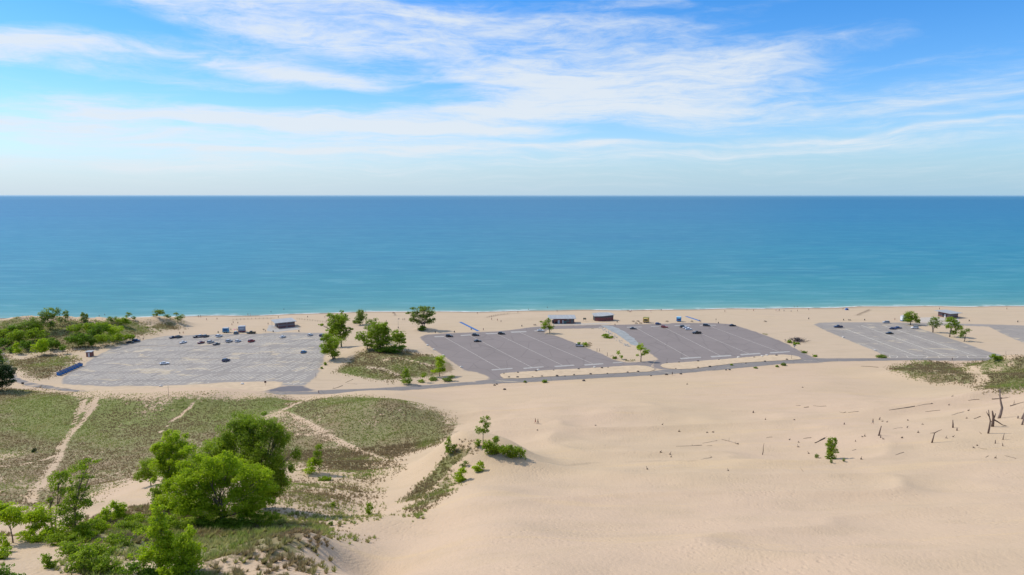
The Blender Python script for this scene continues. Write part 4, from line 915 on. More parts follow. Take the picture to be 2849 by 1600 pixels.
tree('shrub', 'low bush at the left of the sapling on the sand tongue', (1709,998), [(1709,994.5,6,3.5)], 'mid', 'shrub', trunk=False, leafpx=2.0)
tree('shrub', 'green bush behind the silver car at the right edge of the second lot', (1629,964), [(1628,957,8,5),(1612,955,6,3)], 'mid', 'shrub', trunk=False, leafpx=2.0)
tree('shrub', 'flat green bush on the sand tongue near the pale rubble', (1690,941), [(1685,935,11,4),(1702,938,6,3)], 'mid', 'shrub', trunk=False, leafpx=2.0)
tree('broadleaf_tree', 'full tree at the upper edge of the far right lot, hiding a white trailer', (2533,904), [(2529,876,14,11),(2545,882,9,9),(2527,889,14,9),(2549,893,9,7)], 'mid', cover=1.1, leafpx=2.0, trunk_px=3)
tree('cottonwood', 'open many-limbed tree left of the tall pair before the right-hand block', (2596.5,925), [(2598,890,11,10),(2589,900,9,9),(2609,899,10,9),(2606,909,8,7)], 'far', cover=.6, leafpx=2.0, stems=3, trunk_px=2.4, low=.2)
tree('cottonwood', 'tallest of the trees in front of the right-hand brick block', (2643,938), [(2643,892,15,10),(2655,900,12,10),(2663,912,12,10),(2641,908,11,9),(2653,925,10,8)], 'mid', cover=.85, leafpx=2.0, stems=3, trunk_px=2.4)
tree('cottonwood', 'rightmost thin tree at the edge of the far right lot', (2681,950), [(2680,928,12,10),(2690,919,8,6),(2674,935,7,6)], 'far', cover=.7, leafpx=2.0, stems=2, trunk_px=2.4, low=.2)
tree('shrub', 'low green thicket where the far right lot meets the dune', (2778,1000), [(2763,991,10,6),(2778,995,12,5),(2795,998,10,4)], 'mid', 'shrub', trunk=False, leafpx=2.1)
for i, (x, y, r1, r2, lb) in enumerate([(1461,1062,4,4,'dark small bush just below the road left of the round green one'),(1515,1061,7,5,'round green bush just below the road in front of the second lot'),(1595,1003,1,1,None),(2036,1015,4,3,'bush in the middle of the right sand island'),(2102,1023,5,3,'left one of the bushes below the road near the right island'),(2162,1019,5,3.5,'middle one of the bushes below the road near the right island'),(2180,1014,7,5,'biggest bush below the road near the right island'),(2197,951,6,5,'green bush at the right rim of the third lot'),(2210,959,4,3,'dark bush at the right rim of the third lot'),(2216,955,9,3,'spread bush beside the brush pile'),(2237,980,7,3,'low bush at the corner where the third lot meets the road'),(2268,991,6,3,'low bush in the sand right of the third lot'),(2450,992,13,4,'long low bush at the lower left corner of the far right lot')]):
    if lb: tree('shrub', lb, (x, y + r2 * .6), [(x, y, r1, r2)], 'mid' if i % 2 else 'far', 'shrub', leafpx=1.8, trunk=False, cover=1.2)
# --- foreground, left
tree('poplar_tree', 'largest dark green poplar at the back of the foreground grove', (735,1412), [(690,1200,42,32),(745,1205,40,34),(785,1235,32,40),(655,1235,42,36),(720,1250,50,45),(775,1295,38,42),(690,1295,46,42),(740,1335,45,42),(785,1345,26,34),(745,1378,34,26),(640,1265,30,34)], 'mid', cover=1.15, leafpx=3.0, clumps=18, trunk_px=12)
tree('poplar_tree', 'medium dark poplar between the largest one and the pale yellow one', (600,1392), [(600,1262,36,30),(570,1285,34,30),(615,1295,34,30),(590,1320,34,28)], 'mid', cover=.95, leafpx=3.0, clumps=16, trunk_px=8)
tree('poplar_tree', 'wide bright yellow green poplar in front of the foreground grove', (622,1460), [(590,1310,50,32),(650,1318,44,34),(540,1335,44,36),(695,1340,48,38),(735,1370,36,28),(505,1365,34,34),(610,1355,50,34),(560,1385,44,36),(670,1385,46,34),(525,1410,38,30),(720,1402,34,24),(600,1418,42,26),(680,1430,32,22)], 'bright', cover=1.05, leafpx=3.0, clumps=18, trunk_px=9, stems=3, low=.3)
tree('poplar_tree', 'bright poplar at the left back of the foreground grove', (468,1415), [(492,1235,26,22),(470,1262,30,26),(530,1258,26,24),(505,1285,36,30),(455,1300,28,26),(480,1330,36,30),(515,1325,30,26),(465,1365,24,24)], 'bright', cover=1.0, leafpx=3.0, clumps=16, trunk_px=7)
tree('poplar_tree', 'small rounded tree at the left tip of the foreground grove', (420,1352), [(408,1300,24,20),(395,1325,22,16),(422,1325,20,18)], 'mid', cover=1.0, leafpx=2.8, trunk_px=4)
tree('shrub', 'leafy shrub at the left foot of the foreground grove', (436,1420), [(436,1375,20,22),(440,1400,20,16)], 'mid', 'shrub', cover=.9, leafpx=2.8)
tree('young_poplar', 'pointed yellow green young poplar at the bottom of the picture', (447,1592), [(448,1432,17,20),(458,1462,27,20),(438,1492,32,22),(468,1512,30,22),(445,1540,50,26),(410,1552,26,16),(470,1555,30,22)], 'bright', cover=.95, leafpx=3.2, clumps=16, trunk_px=7)
tree('young_poplar', 'rounded bushy poplar right of the pointed young one', (522,1596), [(540,1488,16,16),(520,1510,30,22),(505,1535,34,26),(540,1545,28,28),(515,1572,44,22)], 'bright', cover=1.05, leafpx=3.2, clumps=16, trunk_px=6)
tree('slender_tree', 'thin tall tree with a bare double stem at the left', (151,1482), [(178,1345,27,22),(160,1368,15,17),(196,1330,20,12),(150,1395,10,15),(185,1375,17,15)], 'mid', cover=.62, leafpx=2.8, trunk_px=7, stems=2, low=.45)
tree('slender_tree', 'ragged see-through tree right of the bare double stem', (212,1500), [(255,1308,32,12),(240,1342,20,12),(222,1372,27,20),(208,1395,22,22),(248,1402,27,17),(205,1425,27,22),(200,1455,37,25),(225,1480,35,25)], 'mid', cover=.62, leafpx=2.8, trunk_px=6)
tree('slender_tree', 'low bright tree with a wide flat crown between the stem and the picture edge', (98,1492), [(110,1435,37,20),(85,1447,30,17),(125,1455,27,17),(100,1470,20,12)], 'bright', cover=1.0, leafpx=2.9, trunk_px=5)
tree('slender_tree', 'bright tree with a thin forked stem near the left edge', (36,1510), [(35,1430,37,20),(15,1445,27,22),(50,1450,25,15),(10,1420,20,17)], 'bright', cover=1.0, leafpx=2.9, trunk_px=5)
tree('shrub', 'airy bush at the left edge low down', (12,1535), [(8,1505,18,20),(20,1520,16,14)], 'bright', 'shrub', cover=.7, leafpx=2.9)
tree('shrub', 'bright upright bush on the ridge in front of the bare sand hollow, right one', (328,1446), [(322,1405,14,12),(332,1420,22,16),(325,1435,22,12)], 'bright', 'shrub', cover=1.0, leafpx=2.8)
tree('shrub', 'bright bush on the ridge in front of the bare sand hollow, left one', (292,1455), [(298,1425,14,14),(286,1442,16,12)], 'bright', 'shrub', cover=1.0, leafpx=2.8)
tree('shrub', 'olive bush under the foreground grove at its left', (385,1450), [(385,1442,34,10),(360,1448,24,8)], 'mid', 'shrub', cover=1.0, leafpx=2.6, trunk=False)
tree('shrub', 'dark undergrowth below the wide bright poplar', (600,1472), [(560,1458,40,14),(620,1462,44,12),(680,1458,30,12)], 'deep', 'shrub', cover=1.0, leafpx=2.8, trunk=False)
tree('shrub', 'dark bush on the shoulder at the bottom left', (125,1580), [(128,1555,14,16),(138,1578,18,12)], 'mid', 'shrub', cover=1.0, leafpx=2.8, trunk=False)
tree('shrub', 'wide green scrub below the ragged see-through tree', (185,1515), [(150,1500,26,14),(190,1505,30,14),(225,1510,24,14)], 'mid', 'shrub', cover=1.0, leafpx=2.8, trunk=False)
tree('shrub', 'dull green scrub in the middle of the bottom left slope', (270,1545), [(262,1525,34,18),(300,1540,26,18),(240,1555,24,16)], 'mid', 'shrub', cover=.7, leafpx=2.8, trunk=False)
tree('shrub', 'dark scrub at the foot of the pointed young poplar', (400,1605), [(360,1590,34,14),(420,1598,40,12),(560,1598,30,10)], 'deep', 'shrub', cover=1.0, leafpx=2.8, trunk=False)
tree('shrub', 'dull scrub on the slope left of the pointed young poplar', (330,1520), [(318,1500,30,12),(345,1530,26,16)], 'mid', 'shrub', cover=.6, leafpx=2.8, trunk=False)
tree('young_poplar', 'narrow upright young poplar on the grassy slope right of the grove', (888,1312), [(889,1248,10,10),(886,1265,13,12),(890,1285,14,14)], 'mid', cover=1.1, leafpx=2.6, trunk_px=3)
tree('young_poplar', 'shorter bright poplar touching the narrow upright one', (868,1318), [(866,1290,15,13),(864,1306,17,10)], 'bright', cover=1.1, leafpx=2.6)
tree('shrub', 'flat green bush on the bare sand below the two young poplars', (903,1336), [(903,1331,18,6)], 'mid', 'shrub', cover=1.2, leafpx=2.4, trunk=False)
tree('shrub', 'single small bush on open sand left of the knoll', (1027,1432), [(1027,1407,8,8),(1026,1419,12,10)], 'mid', 'shrub', cover=.9, leafpx=2.4, trunk=False)
tree('shrub', 'tiny grey green bush on the slope below the shadow of the grove', (920,1462), [(920,1457,8,7)], 'far', 'shrub', leafpx=2.4, trunk=False)
tree('shrub', 'tiny bright bush on the slope right of the grove shadow', (926,1410), [(926,1405,9,5)], 'mid', 'shrub', leafpx=2.4, trunk=False)
tree('shrub', 'lone dark dot of a bush left of the sandy footpath', (94,1258), [(94,1253,6,5)], 'dark', 'shrub', leafpx=2.2, trunk=False)
# --- the sand knoll in the middle
tree('young_poplar', 'tall thin tree on the crest of the sand knoll', (1344,1240), [(1357,1165,8,8),(1343,1172,9,10),(1352,1185,12,12),(1330,1198,10,12),(1345,1200,12,10),(1355,1200,6,6)], 'mid', cover=.75, leafpx=2.4, trunk_px=3, low=.5, depth=.8)
tree('young_poplar', 'small pointed sapling at the top of the grassy flank of the knoll', (1250,1264), [(1250,1224,7,9),(1247,1240,11,11),(1263,1243,9,8),(1250,1253,13,8)], 'mid', cover=.9, leafpx=2.4, trunk_px=2.5)
tree('shrub', 'bush at the foot of the tall thin tree on the knoll', (1332,1242), [(1330,1230,9,9)], 'mid', 'shrub', cover=.9, leafpx=2.4)
tree('shrub', 'dense bush leaning right in the middle of the knoll crest', (1368,1262), [(1358,1235,14,13),(1380,1222,10,9),(1372,1240,18,13),(1383,1252,12,11),(1350,1245,10,8)], 'mid', 'shrub', cover=1.2, leafpx=2.4)
tree('shrub', 'long bush draped over the right end of the knoll crest', (1420,1272), [(1400,1250,16,12),(1420,1248,17,12),(1440,1258,17,13),(1455,1268,10,14),(1408,1260,12,7)], 'mid', 'shrub', cover=1.1, leafpx=2.4)
tree('shrub', 'low green bush on the near side of the knoll, left one', (1277,1340), [(1288,1312,13,9),(1275,1325,17,12)], 'bright', 'shrub', cover=1.2, leafpx=2.4, trunk=False)
tree('shrub', 'low green bush on the near side of the knoll, right one', (1332,1312), [(1337,1294,10,8),(1331,1302,17,9)], 'bright', 'shrub', cover=1.2, leafpx=2.4, trunk=False)
tree('shrub', 'small thin bush above the two low ones on the knoll', (1290,1299), [(1296,1288,8,6),(1285,1294,7,4)], 'far', 'shrub', cover=.8, leafpx=2.2, trunk=False)
tree('shrub', 'lone upright leafy bush standing on the open sand at the right', (2312,1277), [(2307,1228,7,9),(2321,1230,8,9),(2312,1242,15,11),(2317,1256,14,11),(2308,1262,11,9)], 'mid', 'shrub', cover=1.2, leafpx=2.6)
tree('shrub', 'yellowish sprig of a bush left of the lone upright one', (2272,1274), [(2271,1267,5,6)], 'far', 'shrub', cover=.8, leafpx=2.0)
tree('shrub', 'yellow dry sprig in front of the lone upright bush', (2315,1288), [(2313,1281,4,5)], 'far', 'shrub', cover=.8, leafpx=2.0)
tree('shrub', 'small sprig at the end of the shadow of the lone upright bush', (2348,1284), [(2347,1278,4,4)], 'far', 'shrub', cover=.8, leafpx=2.0)
for lb, b, bl, k in [
 ('leafy scrub bank at the bottom left, between the bare sand patch and the young poplars', (250,1590), [(235,1550,34,22),(285,1565,34,22),(215,1585,26,18),(320,1585,26,18)], 'mid'),
 ('bright bush below the low flat-crowned tree at the left', (85,1505), [(75,1492,26,12),(110,1496,20,12),(130,1488,16,14)], 'bright'),
 ('bright scrub touching the left edge above the bare sand', (20,1555), [(10,1540,24,12),(-10,1548,24,14)], 'mid'),
 ('dark scrub in the bottom left corner', (20,1615), [(5,1592,26,14),(40,1608,24,12)], 'deep'),
 ('bright leafy bush at the foot of the ragged tree', (232,1500), [(232,1480,24,18),(255,1492,20,12)], 'bright'),
 ('green scrub joining the grove to the ridge bushes', (470,1470), [(440,1452,30,14),(480,1450,34,18),(520,1455,30,18)], 'mid'),
 ('green undergrowth below the left back poplar of the grove', (475,1428), [(460,1400,26,22),(500,1405,30,24),(535,1415,26,20)], 'bright'),
 ('scrub at the right foot of the wide bright poplar', (735,1465), [(725,1448,26,14),(760,1442,20,12)], 'mid'),
 ('dull scrub on the ridge above the pointed young poplar', (360,1480), [(345,1468,30,12),(390,1472,28,10)], 'mid')]:
    tree('shrub', lb, b, bl, k, 'shrub', cover=1.0, leafpx=2.9, trunk=False)
for lb, b, bl, k in [
 ('broad leafy mass low between the ragged tree and the ridge bushes', (262,1482), [(255,1462,26,16),(285,1470,24,14)], 'bright'),
 ('bright leafy thicket closing the foot of the thin double stem', (165,1500), [(140,1478,20,16),(170,1485,24,16)], 'bright'),
 ('green thicket between the two young poplars and the picture bottom', (490,1610), [(470,1588,30,20),(500,1598,34,18)], 'bright'),
 ('dense olive thicket on the slope below the ragged tree', (205,1555), [(190,1535,34,18),(225,1545,30,18)], 'mid')]:
    tree('shrub', lb, b, bl, k, 'shrub', cover=1.0, leafpx=2.9, trunk=False)
print('trees', TREEN)
# ------------------------------------------------------------------ vehicles
def paint(name, c, rough=0.28, metal=0.0):
    m, g, b, o = new_mat(name)
    p = g.new('ShaderNodeTexCoord').outputs['Object']; n = g.noise(p, 1.2, 3)
    g.put(b.inputs['Base Color'], g.ramp(n, [(0.3, tuple(k * .93 for k in c)), (0.7, c)]))
    g.put(b.inputs['Roughness'], g.ramp(n, [(0.3, (rough,) * 3), (0.7, (rough + .1,) * 3)])); b.inputs['Metallic'].default_value = metal
    b.inputs['Coat Weight'].default_value = 0.4
    return m
PAINT = {'white': paint("white car paint", (0.75, 0.76, 0.77)), 'silver': paint("silver car paint", (0.50, 0.51, 0.53), .3, .3), 'black': paint("black car paint", (0.012, 0.013, 0.016)), 'dark grey': paint("dark grey car paint", (0.055, 0.06, 0.07)), 'dark blue': paint("dark blue car paint", (0.02, 0.035, 0.10)), 'bright blue': paint("bright blue car paint", (0.015, 0.17, 0.40)), 'red': paint("red car paint", (0.30, 0.02, 0.025)), 'maroon': paint("maroon car paint", (0.17, 0.025, 0.045)), 'teal': paint("grey blue car paint", (0.13, 0.22, 0.27)), 'orange red': paint("rust red car paint", (0.36, 0.055, 0.04)), 'olive': paint("olive black car paint", (0.05, 0.05, 0.025)), 'blue': paint("mid blue car paint", (0.02, 0.07, 0.20))}
M_glass = paint("dark car glass", (0.02, 0.03, 0.035), .08)
M_tyre = mat("tyre rubber", (0.02, 0.02, 0.02), .8); M_rim = mat("alloy rim", (0.4, 0.4, 0.42), .35, .6)
M_hl = paint("headlamp lens", (0.7, 0.7, 0.68), .1); M_tl = paint("tail lamp lens", (0.35, 0.01, 0.01), .15)
CARS = {}
SPEC = {  # length, width, height, belt height profile, cabin bottom/top x as fractions, glass height
 'sedan': (4.75, 1.84, 1.46, [(-.5, .55), (-.485, .88), (-.30, .98), (.16, .95), (.40, .82), (.485, .68), (.5, .45)], (-.36, .19), (-.20, .05)),
 'hatchback': (4.15, 1.78, 1.52, [(-.5, .6), (-.49, .95), (-.2, 1.0), (.2, .97), (.42, .86), (.49, .70), (.5, .48)], (-.485, .22), (-.37, .04)),
 'suv': (4.7, 1.90, 1.74, [(-.5, .65), (-.49, 1.08), (-.2, 1.12), (.2, 1.1), (.42, 1.02), (.49, .85), (.5, .55)], (-.485, .21), (-.41, .06)),
 'minivan': (5.05, 1.98, 1.76, [(-.5, .6), (-.495, 1.02), (-.2, 1.05), (.28, 1.0), (.43, .9), (.49, .72), (.5, .5)], (-.49, .30), (-.44, .10)),
 'pickup': (5.85, 2.0, 1.92, [(-.5, .7), (-.495, 1.12), (-.13, 1.14), (.2, 1.16), (.42, 1.10), (.49, .95), (.5, .6)], (-.12, .205), (-.095, .09))}
def make_car(kind):
    L, Wd, H, prof, cb, ct = SPEC[kind]; hw = Wd / 2
    t = bpy.data.objects.new("car" if kind != 'pickup' else "pickup_truck", None); t.empty_display_size = .5
    parts = []
    mb = MB(); secs = []
    for (fx, zt) in prof:
        x = fx * L; w = hw * (0.80 if abs(fx) >= .495 else 0.94 if abs(fx) > .45 else 1.0); zb = .30 if abs(fx) < .47 else .36
        secs.append([(x, -w * .96, zb), (x, -w, zb + .22), (x, -w, zt - .12), (x, -w * .88, zt), (x, w * .88, zt), (x, w, zt - .12), (x, w, zb + .22), (x, w * .96, zb)])
    mb.loft(secs)
    # roof panel
    x0, x1 = ct[0] * L, ct[1] * L; mb.prism([(x0 - .05, -hw * .74), (x1 + .05, -hw * .74), (x1 + .05, hw * .74), (x0 - .05, hw * .74)], H - .06, H)
    # door pillars
    for sx in (x0 + .02, (x0 + x1) / 2 + .1, x1 - .02):
        for sy in (-1, 1): mb.box((sx, sy * hw * .80, (H + .95) / 2), (.09, .06, H - 1.0), 0)
    if kind == 'pickup':
        for sy in (-1, 1): mb.box((-.31 * L, sy * hw * .93, 1.22), (.36 * L, .08, .16))
        mb.box((-.494 * L, 0, 1.2), (.06, Wd * .9, .18))
    parts.append(('body', mb.mesh('body', PAINT['white'], False, .035)))
    g = MB(); z0 = (1.08 if H > 1.7 else .93) - .02; z1 = H - .055
    g.loft([[(cb[0] * L, -hw * .86, z0), (cb[0] * L, hw * .86, z0), (cb[1] * L, hw * .86, z0), (cb[1] * L, -hw * .86, z0)], [(x0, -hw * .74, z1), (x0, hw * .74, z1), (x1, hw * .74, z1), (x1, -hw * .74, z1)]])
    parts.append(('window', g.mesh('window', M_glass)))
    if kind == 'pickup':
        q = MB(); q.box((-.31 * L, 0, 1.15), (.345 * L, Wd * .80, .03)); parts.append(('cargo_bed', q.mesh('cargo_bed', M_tyre)))
    R = .34 if H < 1.6 else .38
    wm = MB(); wm.tube([(0, -.11, 0), (0, .11, 0)], R, 14); wm.mat(1).tube([(0, -.118, 0), (0, .118, 0)], R * .6, 10); wmesh = wm.mesh('wheel', [M_tyre, M_rim])
    wheels = [(fx * L, sy * (hw - .09), R) for fx in (-.31, .31) for sy in (-1, 1)]
    lm = MB(); lm.box((0, 0, 0), (.12, .36, .16)); hlm = lm.mesh('headlight', M_hl); tlm = lm.mesh('taillight', M_tl)
    lz = prof[-2][1] - .10; tz = prof[1][1] - .14
    CARS[kind] = (parts, wmesh, wheels, hlm, tlm, lz, tz, L, hw)
for k in SPEC: make_car(k)
def car(kind, colour, px, py, ang, label, group=None, nm=None):
    parts, wmesh, wheels, hlm, tlm, lz, tz, L, hw = CARS[kind]
    x, y = at0(px, py); o = empty(nm or ('pickup_truck' if kind == 'pickup' else kind if kind in ('minivan',) else 'parked_car'), (x, y, 0.03), ang)
    tag(o, label, 'pickup truck' if kind == 'pickup' else 'car', group or 'vehicles parked on the beach lots')
    for n, me in parts:
        c = link(bpy.data.objects.new(n, me), o)
        if n == 'body': c.material_slots[0].link = 'OBJECT'; c.material_slots[0].material = PAINT[colour]
    for w in wheels: c = link(bpy.data.objects.new('wheel', wmesh), o); c.location = w
    for sy in (-1, 1):
        c = link(bpy.data.objects.new('headlight', hlm), o); c.location = (L * .488, sy * hw * .62, lz)
        c = link(bpy.data.objects.new('taillight', tlm), o); c.location = (-L * .488, sy * hw * .72, tz)
    return o
A1 = math.atan2(.92, .40); A2 = math.atan2(.36, .93); P_ = math.pi
for row in [
 ('sedan','black',362,955,.15,'dark sedan at the wood edge, front one of the two cars by the trees'),
 ('suv','dark blue',379,950.5,.10,'tall dark car just behind the dark sedan at the wood edge'),
 ('sedan','dark blue',481,941,A1,'dark blue car, left one of the first pair in the shore row'),
 ('suv','dark grey',497.5,940,A1,'dark car with shining windscreen, right one of the first pair in the shore row'),
 ('sedan','black',547,939,A1,'black car at the left of the tight group of three in the shore row'),
 ('suv','silver',559.5,938,A1,'silver car in the middle of the tight group of three in the shore row'),
 ('suv','dark grey',572.5,938,A1,'dark grey car at the right of the tight group of three in the shore row'),
 ('suv','white',609.5,937.5,A1,'big white car in the shore row left of the blue food trailer'),
 ('suv','teal',657,929,P_/2,'grey blue car parked between the two food trailers'),
 ('pickup','olive',699,928.5,P_,'long dark pickup truck right of the grey and red food trailer'),
 ('sedan','white',509.6,955,A1,'white car at the left end of the second row of the big lot'),
 ('sedan','maroon',559.7,955.5,A1,'maroon car in the second row of the big lot'),
 ('suv','silver',586,954.5,A1,'silver estate car right of the maroon one'),
 ('sedan','dark grey',602.5,959.5,A1,'dark grey car just below and right of the silver estate car'),
 ('suv','silver',637.4,952,A1,'silver car left of the last white car in the second row'),
 ('hatchback','white',662,951.5,A1,'white car between the silver one and the dark red one in the second row'),
 ('suv','red',699.8,951.5,A1,'dark red car below the long pickup truck'),
 ('sedan','white',786.8,939.5,A1,'white car in front of the left brick restroom block'),
 ('hatchback','white',863.3,934,A1,'small white car near the right end of the shore row'),
 ('suv','dark blue',897,936,A1,'dark blue car half hidden by the tallest cottonwood'),
 ('hatchback','bright blue',845,982,A1+.1,'bright blue car standing alone at the right of the big lot'),
 ('suv','dark blue',629,1005.5,A1,'dark car standing alone in the middle of the big lot'),
 ('sedan','white',457.6,1014,.5,'white car standing alone at the left of the big lot'),
 ('suv','black',1250,937.5,A2-.35,'black car at the upper left corner of the second lot'),
 ('suv','dark grey',1323.5,934.5,A2-.35,'dark car at the upper edge of the second lot above the black low one'),
 ('sedan','black',1328.7,951,A2-.2,'low black car inside the second lot under the dark one at its edge'),
 ('suv','black',1395,930.5,A2-.35,'black car at the upper edge in the middle of the second lot'),
 ('sedan','white',1504,922,A2-.35,'white car beside the thin tree at the upper right of the second lot'),
 ('suv','silver',1611.5,964.5,-.1,'silver car at the right rim of the second lot in front of a bush'),
 ('hatchback','blue',1831,903,.3,'blue hatchback parked at the top of the third lot'),
 ('suv','orange red',1848.5,912,-.3,'red car at the top of the third lot below the blue hatchback'),
 ('suv','black',1901,911.5,A2-.3,'dark car at the back of the row of three in the third lot'),
 ('sedan','white',1909,914,A2-.3,'white car in the middle of the row of three in the third lot'),
 ('sedan','white',1915.5,918,A2-.3,'white car at the front of the row of three in the third lot'),
 ('pickup','black',1938.5,928.5,P_,'black pickup truck in the third lot in front of the row of three'),
 ('minivan','dark grey',1965.5,907.5,-.25,'dark van at the upper right of the third lot'),
 ('sedan','black',2038,907.5,.05,'black sedan at the upper right corner of the third lot'),
 ('sedan','dark grey',1761.5,916,-.1,'dark grey sedan at the upper left of the third lot'),
 ('pickup','dark blue',2332,911.5,P_-.1,'dark pickup truck at the upper left of the far right lot'),
 ('suv','silver',2465,899,P_,'silver car on the shore side of the far right lot'),
 ('sedan','dark blue',2484.4,916.5,-.1,'dark sedan in the middle of the far right lot, front one of the touching pair'),
 ('sedan','blue',2498.6,914,.05,'blue car behind the dark sedan in the far right lot'),
 ('sedan','black',2474.3,929.5,P_-.1,'black sedan standing lowest in the far right lot'),
 ('suv','white',2545,914,P_,'white car under the full tree at the far right lot')]:
    car(*row)

# ------------------------------------------------------------------ buildings
def brick(name, c1, c2, mortar, band=None):
    m, g, b, o = new_mat(name)
    p = g.new('ShaderNodeTexCoord').outputs['Object']
    sp = g.new('ShaderNodeSeparateXYZ'); g.put(sp.inputs[0], p)
    cb = g.new('ShaderNodeCombineXYZ'); g.put(cb.inputs[0], g.m('ADD', sp.outputs[0], sp.outputs[1])); g.put(cb.inputs[1], sp.outputs[2])
    br = g.new('ShaderNodeTexBrick'); g.put(br.inputs['Vector'], cb.outputs[0]); br.inputs['Scale'].default_value = 4.5
    br.inputs['Color1'].default_value = (*c1, 1); br.inputs['Color2'].default_value = (*c2, 1); br.inputs['Mortar'].default_value = (*mortar, 1); br.inputs['Mortar Size'].default_value = .015
    col = br.outputs[0]
    if band:
        z = sp.outputs[2]; f = g.m('MULTIPLY', g.step(z, band[0], band[0] + .05), g.step(z, band[1] + .05, band[1])); col = g.mix(f, col, band[2])
    g.put(b.inputs['Base Color'], col); b.inputs['Roughness'].default_value = .9
    return m
M_brick = brick("red brick", (0.23, 0.075, 0.055), (0.17, 0.06, 0.05), (0.20, 0.15, 0.13))
M_brickb = brick("red brick with grey band", (0.21, 0.085, 0.08), (0.15, 0.065, 0.06), (0.2, 0.16, 0.15), (1.25, 2.45, (0.20, 0.18, 0.185)))
M_roof = mat("pale metal roof", (0.36, 0.37, 0.365), .6, .0, .12, .4, streak=(4, .3, 1)); M_fasc = mat("white fascia", (0.45, 0.45, 0.44), .6)
M_door = mat("pale steel door", (0.55, 0.57, 0.58), .5); M_dark = mat("dark opening", (0.03, 0.03, 0.035), .6); M_win = paint("window glass", (0.09, 0.12, 0.13), .1)
M_steel = mat("galvanised steel", (0.35, 0.36, 0.37), .5, .4); M_wood = mat("weathered timber", (0.20, 0.15, 0.10), .85)
def wall_ring(mb, poly, z0, z1, th=0.25):
    n = len(poly); z1 = z1 if hasattr(z1, '__len__') else [z1] * n; mb.prism(poly, z0, z1)
def panel(o, name, a, b, t0, t1, z0, z1, m, proud=.03, depth=.1):
    """flat piece set on the wall that runs a->b (local xy), t0..t1 metres along it"""
    a = np.array(a); b = np.array(b); d = (b - a) / np.linalg.norm(b - a); n = np.array([d[1], -d[0]])
    c = a + d * (t0 + t1) / 2 + n * (proud - depth / 2); mb = MB(); mb.box((c[0], c[1], (z0 + z1) / 2), (t1 - t0, depth, z1 - z0), math.atan2(d[1], d[0])); return mb.build(name, m, o)
def box_block(name, label, corner, a_len, ang, b_len, h_front, h_back, over, wallm, cat='building', roofm=None, over_left=None):
    """corner = near corner of the front; front runs a_len along ang; the body goes b_len back"""
    x, y = at0(*corner); o = empty(name, (x, y, 0.04), ang); tag(o, label, cat)
    mb = MB(); mb.prism([(0, 0), (a_len, 0), (a_len, b_len), (0, b_len)], -.3, [h_front, h_front, h_back, h_back]); mb.build('wall', wallm, o)
    ol = over if over_left is None else over_left; sl = (h_back - h_front) / b_len
    poly = [(-ol, -over), (a_len + over, -over), (a_len + over, b_len + over), (-ol, b_len + over)]
    zs = [h_front + .03 - sl * over, h_front + .03 - sl * over, h_back + .03 + sl * over, h_back + .03 + sl * over]
    r = MB(); r.prism(poly, zs, [z + .16 for z in zs]); ro = r.build('roof', roofm or M_roof, o)
    f = MB(); f.box((a_len / 2 + (over - ol) / 2, -over - .03, zs[0] + .08), (a_len + over + ol + .1, .06, .26)); f.build('fascia', M_fasc, ro)
    return o
# left restroom block
rb = box_block('restroom_block', 'square brick restroom block with a pale flat roof beside the big lot', (775.5,913.8), 11.2, math.atan2(6.2, 9.2), 9.6, 3.9, 4.5, 1.1, M_brickb, over_left=2.6)
A, B = (0, 0), (11.2, 0)
panel(rb, 'pilaster', A, B, 5.0, 6.2, 0, 3.8, mat("grey brick", (0.21, 0.17, 0.17), .9), .12, .2)
panel(rb, 'window', A, B, 1.0, 4.5, 2.9, 3.5, M_win); panel(rb, 'window', A, B, 6.9, 10.4, 2.9, 3.5, M_win)
panel(rb, 'door', (0, 9.6), (0, 0), 1.2, 2.3, 0, 2.2, M_dark, .04); panel(rb, 'door', (0, 9.6), (0, 0), 6.6, 7.7, 0, 2.2, M_dark, .04); panel(rb, 'screen_wall', (0, 9.6), (0, 0), 3.4, 5.6, 0, 2.4, mat("grey screen", (0.3, 0.29, 0.28), .9), .5, .3)
for yy in (1.0, 8.8): mb = MB(); mb.tube([(-2.2, yy, 0), (-2.2, yy, 4.0)], .09, 6); mb.build('roof_post', M_steel, rb)
# shop pavilion
sp_ = box_block('shop_pavilion', 'brick beach shop with a long tilted pale roof and an open left end', (1541.5,900.5), 14.6, .04, 6.5, 3.7, 4.6, 1.2, M_brick, over_left=4.0)
A, B = (0, 0), (14.6, 0)
panel(sp_, 'door', A, B, 2.7, 4.1, 0, 2.5, M_door, .05); panel(sp_, 'door', A, B, 5.9, 6.9, 0, 2.4, M_door, .05)
panel(sp_, 'serving_window', A, B, 9.0, 11.2, .9, 2.9, M_win, .05); panel(sp_, 'serving_window', A, B, 12.0, 14.1, .3, 3.1, M_win, .05)
panel(sp_, 'vending_machine', A, B, 7.1, 8.8, 0, 2.0, mat("teal machine", (0.05, 0.14, 0.15), .4), .8, .8); panel(sp_, 'recess', A, B, .8, 2.4, 0, 1.5, M_dark, .06)
panel(sp_, 'window', A, B, 9.1, 11.1, 3.0, 3.5, M_fasc, .06)
for xx in (-3.5, -3.5): pass
for yy in (0.2, 6.2): mb = MB(); mb.tube([(-3.4, yy, 0), (-3.4, yy, 3.7 + yy * .13)], .1, 6); mb.build('roof_post', M_steel, sp_)
mb = MB(); mb.prism([(-1.1, .5), (-.2, .5), (-.2, 5.8), (-1.1, 5.8)], 0, 1.6); mb.build('bench_wall', M_dark, sp_)
